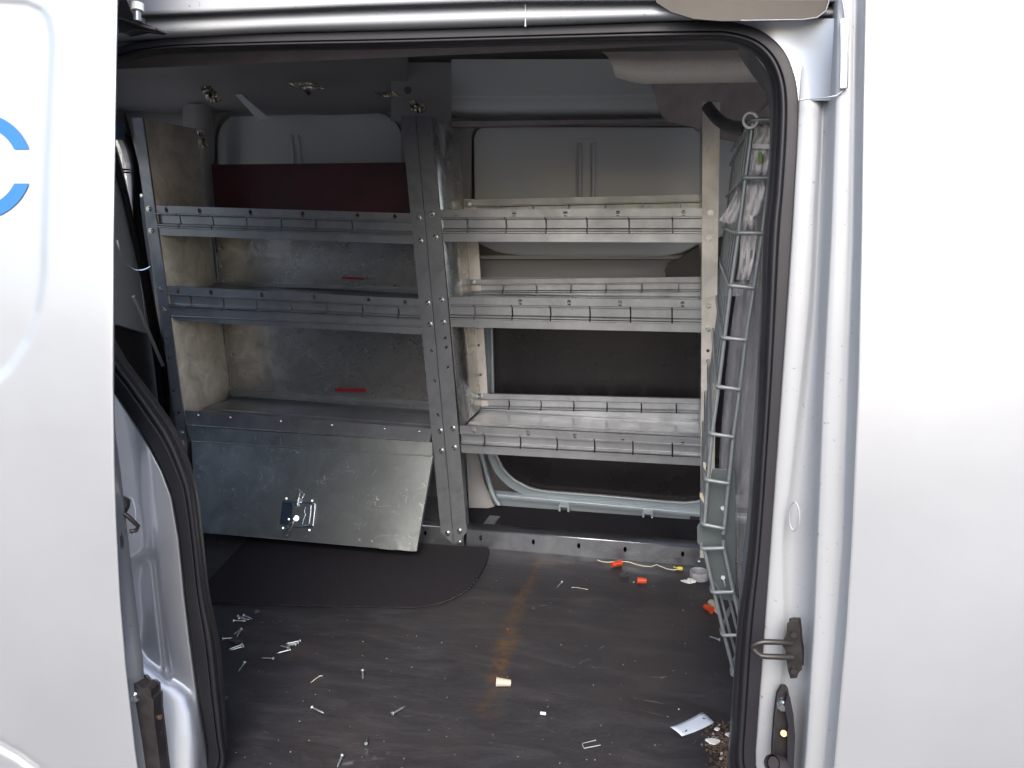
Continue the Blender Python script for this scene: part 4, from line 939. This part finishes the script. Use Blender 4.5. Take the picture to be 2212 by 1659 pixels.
# plastic film and bags caught in the partition
rows = []
for k in range(16):
    t = k/15; v = lerp(540, 1290, t)
    ul = interp([(540, 1600), (620, 1592), (760, 1572), (900, 1560), (1010, 1552), (1120, 1560), (1300, 1590)], v); ur = interp([(540, 1632), (588, 1636), (765, 1649), (926, 1640), (994, 1633), (1120, 1619), (1300, 1606)], v)
    rows.append([PY(lerp(ul, ur, i/8), v, YN + .035 + .008*math.sin(i*1.9 + k*.3) + .004*math.sin(k*1.7+i)) for i in range(9)])
q = MB().loft(rows); tag(q.build('plastic_film', mat['clear'], solid=.0006), 'clear plastic film hanging down behind the wire partition beside the door seal', 'plastic sheet')
def bagmesh(rowsuv, Y, amp, n=7):
    rows = []
    for k, (v, ul, ur) in enumerate(rowsuv):
        rows.append([PY(lerp(ul, ur, i/n), v + 1.5*math.sin(i*2.1+k), Y + amp*math.sin(i*2.3 + k*1.1) + amp*.6*math.sin(k*2.9 + i*.7)) for i in range(n+1)])
    return MB().loft(rows)
q = bagmesh([(268, 1624, 1664), (278, 1628, 1671), (290, 1629, 1669), (303, 1626, 1666), (312, 1624, 1665), (322, 1623, 1664), (345, 1621, 1661), (365, 1618, 1658), (380, 1615, 1655)], YN+.025, .005)
ob = q.build('plastic_bag', mat['bag'], solid=.0008); tag(ob, 'whitish plastic bag hooked inside the topmost bay of the wire partition', 'bag', 'plastic bags in the partition')
q = MB(); q.prism([PY(u, v, YN+.015) for u, v in [(1626, 310), (1665, 312), (1664, 322), (1625, 320)]], (0, .002, 0)); q.build('bag_seal', mat['white'], ob)
q = MB(); q.tube([PY(1641, 330, YN+.018), PY(1645, 340, YN+.016), PY(1644, 352, YN+.018)], .003, 8); q.build('green_label', M_plain('green_print', (.16, .30, .06), .5), ob)
q = bagmesh([(389, 1608, 1648), (405, 1606, 1652), (425, 1604, 1650), (445, 1602, 1647), (462, 1600, 1642), (470, 1603, 1634), (498, 1600, 1634)], YN+.024, .006)
tag(q.build('plastic_bag', mat['bag'], solid=.0008), 'crumpled plastic bag in the second bay of the wire partition, below the topmost bag', 'bag', 'plastic bags in the partition')
q = bagmesh([(400, 1598, 1606), (425, 1584, 1600), (450, 1570, 1598), (466, 1559, 1594), (477, 1554, 1590), (484, 1572, 1586)], YN+.10, .006)
tag(q.build('plastic_bag', mat['bag'], solid=.0008), 'grey plastic bag corner sticking out left of the partition towards the pale post', 'bag', 'plastic bags in the partition')
q = bagmesh([(508, 1600, 1635), (530, 1599, 1632), (570, 1596, 1627), (605, 1590, 1620)], YN+.03, .006)
tag(q.build('plastic_bag', mat['bag'], solid=.0008), 'dull plastic bag in the third bay down of the wire partition', 'bag', 'plastic bags in the partition')

# hose hooked over the pale post
hp = [(1527, 229, .965), (1538, 243, .955), (1551, 258, .93), (1565, 268, .88), (1583, 275, .78), (1602, 277, .66), (1618, 277, .55)]
q = MB(); q.tube([PY(u, v, y) for u, v, y in hp], .0135, 16, caps=False); q.tube([PY(u, v, y) for u, v, y in hp], .0105, 16)
tag(q.build('rubber_hose', mat['tube']), 'dark grey hose end hooked over the top of the pale shelf post', 'hose')
q = MB(); c = PY(1621, 260, YN); q.tube([c + Vector((.010*math.cos(a), .004*math.sin(a), .011*math.sin(a))) for a in [2*math.pi*k/20 for k in range(20)]], .0022, 8, closed=True)
tag(q.build('plastic_ring', mat['white']), 'small white ring around the top rung of the wire partition', 'ring')
# J hook at far left
q = MB(); jp = [(55, 1330), (68, 1385), (84, 1440), (105, 1495), (135, 1550), (175, 1597), (220, 1628), (262, 1642), (320, 1642), (368, 1625), (402, 1604)]
q.tube([PY(242 + x*.2082, 242 + y*.2082, .95) for x, y in jp], .0028, 10)
tag(q.build('metal_hook', mat['chrome']), 'curved chrome rod hooked by the left shelf post in front of the rear door', 'hook')

# ------------------------------------------------------------------ small things on the floor
def screw(h, t, label, zoom, m='screw', r_=.0019):
    a, b2 = PZ(*zoom(*h), .0052), PZ(*zoom(*t), .0026)
    d_ = b2 - a; L = d_.length
    if L < .016: b2 = a + d_.normalized()*.016; d_ = b2-a; L = d_.length
    d_ = d_.normalized()
    q = MB(); q.tube([a - d_*.0004, a + d_*.0008, a + d_*.0028], [.0030, .0040, r_], 12)
    n = 14; pts = []; rr = []
    for k in range(n+1):
        pts.append(lerp(a + d_*.0028, b2, k/n)); rr.append((r_*(.82 if k % 2 else 1.08)) * (1 if k < n-2 else (n-k)/3 + .1))
    q.tube(pts, rr, 8)
    return tag(q.build('screw', mat[m]), label, 'screw', 'loose screws on the van floor')
ZA = lambda x, y: (432 + x*.15625, 1278.8 + y*.15625)
S_ = [((600,320),(735,378),ZA,'rightmost of four screws lying fanned out just below the black mat'),
 ((520,330),(640,372),ZA,'upper left screw of the four fanned out below the black mat'),
 ((535,362),(690,384),ZA,'middle screw of the four fanned out below the black mat'),
 ((460,395),(640,400),ZA,'lowest and leftmost screw of the four fanned out below the black mat'),
 ((575,508),(465,590),ZA,'screw slanting left above the dark clip, topmost of its pile'),
 ((572,512),(505,625),ZA,'steeper screw right above the dark clip near the door seal'),
 ((310,645),(505,632),ZA,'level screw with its head left, just above the dark clip'),
 ((128,520),(238,605),ZA,'upper slanting screw of the two closest to the left door seal'),
 ((118,570),(190,620),ZA,'half hidden screw right under the upper slanting screw by the door seal'),
 ((150,700),(168,785),ZA,'short upright looking screw beside the left door seal'),
 ((165,762),(270,750),ZA,'level screw with its head touching the short one by the left seal'),
 ((588,722),(395,795),ZA,'upper of two parallel screws just below the dark clip'),
 ((607,750),(415,806),ZA,'lower of two parallel screws just below the dark clip'),
 ((1392,672),(1175,720),ZA,'farthest screw of the bunch right of the dark clip'),
 ((1365,702),(1200,735),ZA,'second screw from the back in the bunch right of the dark clip'),
 ((1330,728),(1190,742),ZA,'short middle screw in the bunch right of the dark clip'),
 ((1228,772),(1105,740),ZA,'screw pointing up left in the bunch right of the dark clip'),
 ((1252,795),(1055,850),ZA,'nearest long screw of the bunch right of the dark clip'),
 ((1020,918),(850,912),ZA,'single level screw with a square head below the screw bunch'),
 ((620,970),(530,1100),ZA,'single slanting screw below the dark clip, clear of the piles'),
 ((2005,1118),(2007,1168),Z7,'screw standing out vertically on the bare floor left of centre'),
 ((1724,1322),(1792,1356),Z7,'coarse threaded screw pointing down right on the floor left of centre'),
 ((180,1358),(250,1318),Z8,'long screw pointing up right in the lower middle of the floor'),
 ((2024,1524),(2030,1486),Z7,'bright white screw low on the floor, left of centre'),
 ((1893,1588),(1865,1655),Z7,'screw at the very bottom edge of the floor in view'),
 ((1117,630),(1088,662),Z8,'blue zinc screw lying right of the rust streak near the base rail'),
 ((1990,950),(1930,930),Z8,'screw beside the lower part of the wire partition')]
for i, (h, t, z, lab) in enumerate(S_): screw(h, t, lab, z, 'chrome' if 'bright' in lab else 'screw', .0016 if z is ZA else .0018)
q = MB(); c = PZ(*ZA(490, 685)); q.prism([c + Vector((x, y, 0)) for x, y in [(-.016, -.006), (-.004, .009), (.012, .008), (.018, -.002), (.006, -.010)]], (0, 0, .006)); q.tube([c + Vector((-.012, -.008, .006)), c + Vector((0, -.012, .008)), c + Vector((.016, -.004, .005))], .0015, 6)
tag(q.build('plastic_clip', mat['black'], bevel=.001), 'dark plastic clip lying among the loose screws near the left seal', 'clip')
def wirenut(a, b2, r0, r1, m, label, zoom=None):
    a = PZ(*a, r0*.95); b2 = PZ(*b2, r1*1.05); d_ = b2 - a
    q = MB(); pts = []; rr = []
    for k in range(9):
        t = k/8; pts.append(a + d_*t); rr.append(lerp(r0, r1, t)*(1 + (.05 if k % 2 else -.02)))
    q.tube(pts, rr, 14)
    q.tube([a - d_*.02, a + d_*.06], [r0*1.12, r0*1.05], 14)
    return tag(q.build('wire_connector', mat[m], bevel=.0006), label, 'wire connector', 'twist-on wire connectors on the floor')
wirenut((1072.5, 1472.8), (1103.7, 1475.5), .0088, .0062, 'beige', 'beige wire connector lying on its own beside the rust streak')
wirenut((1341, 1215.5), (1321, 1220.5), .0080, .0062, 'orange', 'orange wire connector touching the foot of the base rail')
wirenut((1377, 1253.5), (1396.5, 1255), .0080, .0066, 'orange', 'orange wire connector alone on the floor below the base rail')
wirenut((1538, 1318), (1523, 1309.5), .0082, .0066, 'orange', 'orange wire connector against a beige one beside the wire partition')
wirenut((1536, 1302), (1551, 1321), .0076, .0062, 'beige', 'beige wire connector half under the wire partition beside an orange one')
# grey ring
q = MB(); c = PZ(1509.6, 1249, 0); r0 = (PZ(1529.5, 1249) - PZ(1489.5, 1249)).length/2
q.loft([[c + Vector((rr*math.cos(a), rr*math.sin(a), z)) for a in [2*math.pi*k/40 for k in range(40)]] for rr, z in ((r0*.98, .0), (r0, .004), (r0, .017), (r0*.97, .02), (r0*.88, .02), (r0*.86, .017), (r0*.86, 0))], closed=True)
tag(q.build('plastic_ring', mat['greyplastic']), 'grey plastic pipe ring lying on the floor at the end of the base rail', 'ring')
q = MB(); c = PZ(1484, 1257, 0.001); q.prism([c + Vector((x, y, 0)) for x, y in [(-.016, .002), (-.004, .008), (.008, .006), (.016, -.004), (.006, -.010), (-.006, -.006)]], (0, 0, .002))
q.prism([c + Vector((x, y, .002)) for x, y in [(0, .006), (.012, .004), (.02, -.006), (.008, -.009)]], (.002, .001, .006))
tag(q.build('paper_scrap', mat['white']), 'small torn white paper scrap beside the grey plastic ring', 'paper scrap')
# string with yellow tag
sp = [Z8(x, y) for x, y in [(1315, 507), (1335, 514), (1360, 518), (1395, 517), (1425, 513), (1460, 514), (1495, 519), (1530, 531), (1570, 540), (1610, 543), (1640, 532), (1665, 542), (1700, 556), (1735, 561), (1765, 558)]]
q = MB(); q.tube([PZ(u, v+1, .004) for u, v in sp], .0014, 6); stg = q.build('string', mat['string']); tag(stg, 'pale string with a yellow tip lying along the foot of the base rail', 'string')
q = MB(); c = PZ(*Z8(1768, 556), .004); q.tube([c + Vector((-.008, 0, 0)), c, c + Vector((.007, .001, 0))], [.003, .006, .005], 8); q.tube([c + Vector((-.008, .004, 0)), c + Vector((-.016, .007, 0))], .0014, 6); q.build('string_tip', mat['yellow'], stg)
q = MB(); c = PZ(*Z8(1460, 597)); q.prism([c + Vector((x, y, 0)) for x, y in [(-.012, -.004), (-.002, .012), (.006, .010), (.004, .0), (.012, -.008), (.004, -.008)]], (0, 0, .006)); q.tube([c + Vector((.0, 0, .006)), c + Vector((.012, -.012, .004))], .002, 6)
tag(q.build('plastic_clip', mat['black']), 'black plastic trim clip between the two orange connectors', 'clip')
# card
cp = [PZ(*p, .0025) for p in [(1447.5, 1573.5), (1516, 1540.6), (1542.4, 1562.5), (1473, 1592)]]
q = MB(); rows = []
for j in range(5):
    rows.append([lerp(lerp(cp[0], cp[1], i/8), lerp(cp[3], cp[2], i/8), j/4) + Vector((0, 0, .0025*(abs(i/8-.5)*2)**2 + .001*math.sin(j))) for i in range(9)])
card = q.loft(rows).build('paper_card', mat['card'], solid=.0005); tag(card, 'pale blue-white card with small ink marks lying near the debris pile', 'card')
ZC = lambda x, y: ((1640 + x/8.295)*.864, (1720 + y/8.295)*.864)
def inkline(pts, r_=.0006):
    q = MB(); q.tube([PZ(*ZC(x, y), .0058) for x, y in pts], r_, 5); q.build('ink_mark', mat['ink'], card)
inkline([(965, 622), (990, 636), (1030, 640)], .0009); inkline([(640, 868), (612, 890), (608, 906)]); inkline([(625, 880), (645, 892)]); inkline([(550, 915), (560, 905)], .0004)
# U wire, pellet, tape bits
q = MB(); q.tube([PZ(*Z8(x, y), .002) for x, y in [(1305, 1505), (1232, 1523), (1230, 1530), (1240, 1550), (1330, 1532)]], .0009, 6); tag(q.build('wire_staple', mat['greyplastic']), 'thin bent grey wire staple at the bottom of the floor in view', 'wire')
q = MB(); q.tube([PZ(*Z8(998, 1355), .003), PZ(*Z8(1028, 1359), .003)], .0028, 10); tag(q.build('pellet', mat['white'], bevel=.0005), 'small white plastic stub alone on the floor left of the card', 'plastic stub')
q = MB(); q.prism([PZ(*ZA(x, y), .001) for x, y in [(232, 1430), (300, 1436), (392, 1452), (330, 1530), (262, 1595)]], (0, 0, .001)); tag(q.build('tape_scrap', mat['plate']), 'grey triangular tape scrap poking out from the left door seal', 'tape')
q = MB(); q.prism([PZ(*ZA(x, y), .001) for x, y in [(765, 250), (815, 252), (828, 275), (760, 300)]], (0, 0, .001)); tag(q.build('tape_scrap', mat['plate']), 'tiny grey tape scrap just below the black mat edge', 'tape')
for pts, lab in (([(1720, 1186), (1745, 1166), (1768, 1150), (1784, 1149)], 'thin pale bent wire offcut on the floor under the screws'),):
    q = MB(); q.tube([PZ(*Z7(x, y), .002) for x, y in pts], .0008, 6); tag(q.build('wire_offcut', mat['string']), lab, 'wire')
q = MB(); q.tube([PZ(*Z8(x, y), .002) for x, y in [(1170, 659), (1200, 661), (1262, 672)]], .0006, 6); tag(q.build('wire_offcut', mat['string']), 'fine pale wire offcut right of the blue zinc screw', 'wire')

# debris: uncountable chips and specks
rnd = random.Random(3)
def chips(n, fn, name, m, label, smin, smax):
    q = MB()
    for _ in range(n):
        p = fn()
        if p is None: continue
        s_ = rnd.uniform(smin, smax); a = rnd.uniform(0, math.pi); asp = rnd.uniform(.25, 1); tl = rnd.uniform(-.5, .5)
        rot = Euler((rnd.uniform(-.4, .4), tl, a)).to_matrix(); k = rnd.choice((3, 4, 5))
        pts = [p + rot @ Vector((s_*math.cos(6.283*i/k)*rnd.uniform(.7, 1.2), s_*asp*math.sin(6.283*i/k), 0)) + Vector((0, 0, s_*.4)) for i in range(k)]
        q.prism(pts, (0, 0, s_*.3))
    return tag(q.build(name, mat[m]), label, 'debris', kind='stuff')
def pile():
    t = rnd.random()
    if t < .55: u, v = rnd.gauss(1562, 22), rnd.gauss(1600, 20)
    else: u, v = rnd.gauss(1568, 18), rnd.gauss(1640, 22)
    if u > 1592 or v < 1560: return None
    return PZ(u, v, .0)
chips(330, pile, 'wood_chips', 'debris', 'brown wood chips and dirt swept against the right door seal', .0015, .0055)
chips(130, pile, 'pale_chips', 'speck', 'pale crumbs mixed into the dirt pile by the right door seal', .001, .0034)
def scat():
    u, v = rnd.uniform(470, 1600), rnd.uniform(1230, 1660)
    p = PZ(u, v, 0)
    return None if p.y > .98 else p
chips(150, scat, 'scattered_grit', 'speck', 'tiny pale grit scattered over the dark floor', .0006, .0018)
for x, y, w_, lab in ((1180, 1125, .011, 'larger broken white chip in the middle of the dirt pile'), (1545, 995, .008, 'white chip at the right edge of the dirt pile'), (1265, 872, .004, 'small round white bead just above the dirt pile'), (1580, 1035, .006, 'lower white chip at the right edge of the dirt pile')):
    c = PZ(*ZC(x, y), .003); q = MB(); q.prism([c + Vector((w_*math.cos(a)*(1 + .3*math.sin(3*a)), w_*.6*math.sin(a), 0)) for a in [2*math.pi*k/9 for k in range(9)]], (0.001, 0, .003)); tag(q.build('white_chip', mat['white'], bevel=.0005), lab, 'chip')

# ------------------------------------------------------------------ outside behind the van: pale block wall seen through the rear gap
q = MB()
for r_ in range(6):
    for k in range(14):
        x = -5.2; y = 2.0 + k*.62 + (.3 if r_ % 2 else 0); q.box((x + rnd.uniform(-.04, .04), y, G + .2 + r_*.38), (.3, .58, .34))
mat['stone'] = M_plain('pale_stone', (.75, .69, .58), .9, var=.5, scale=9, bmp=1)
tag(q.build('stone_wall', mat['stone'], bevel=.03), 'pale rough stone wall seen through the gap of the rear door', 'wall')
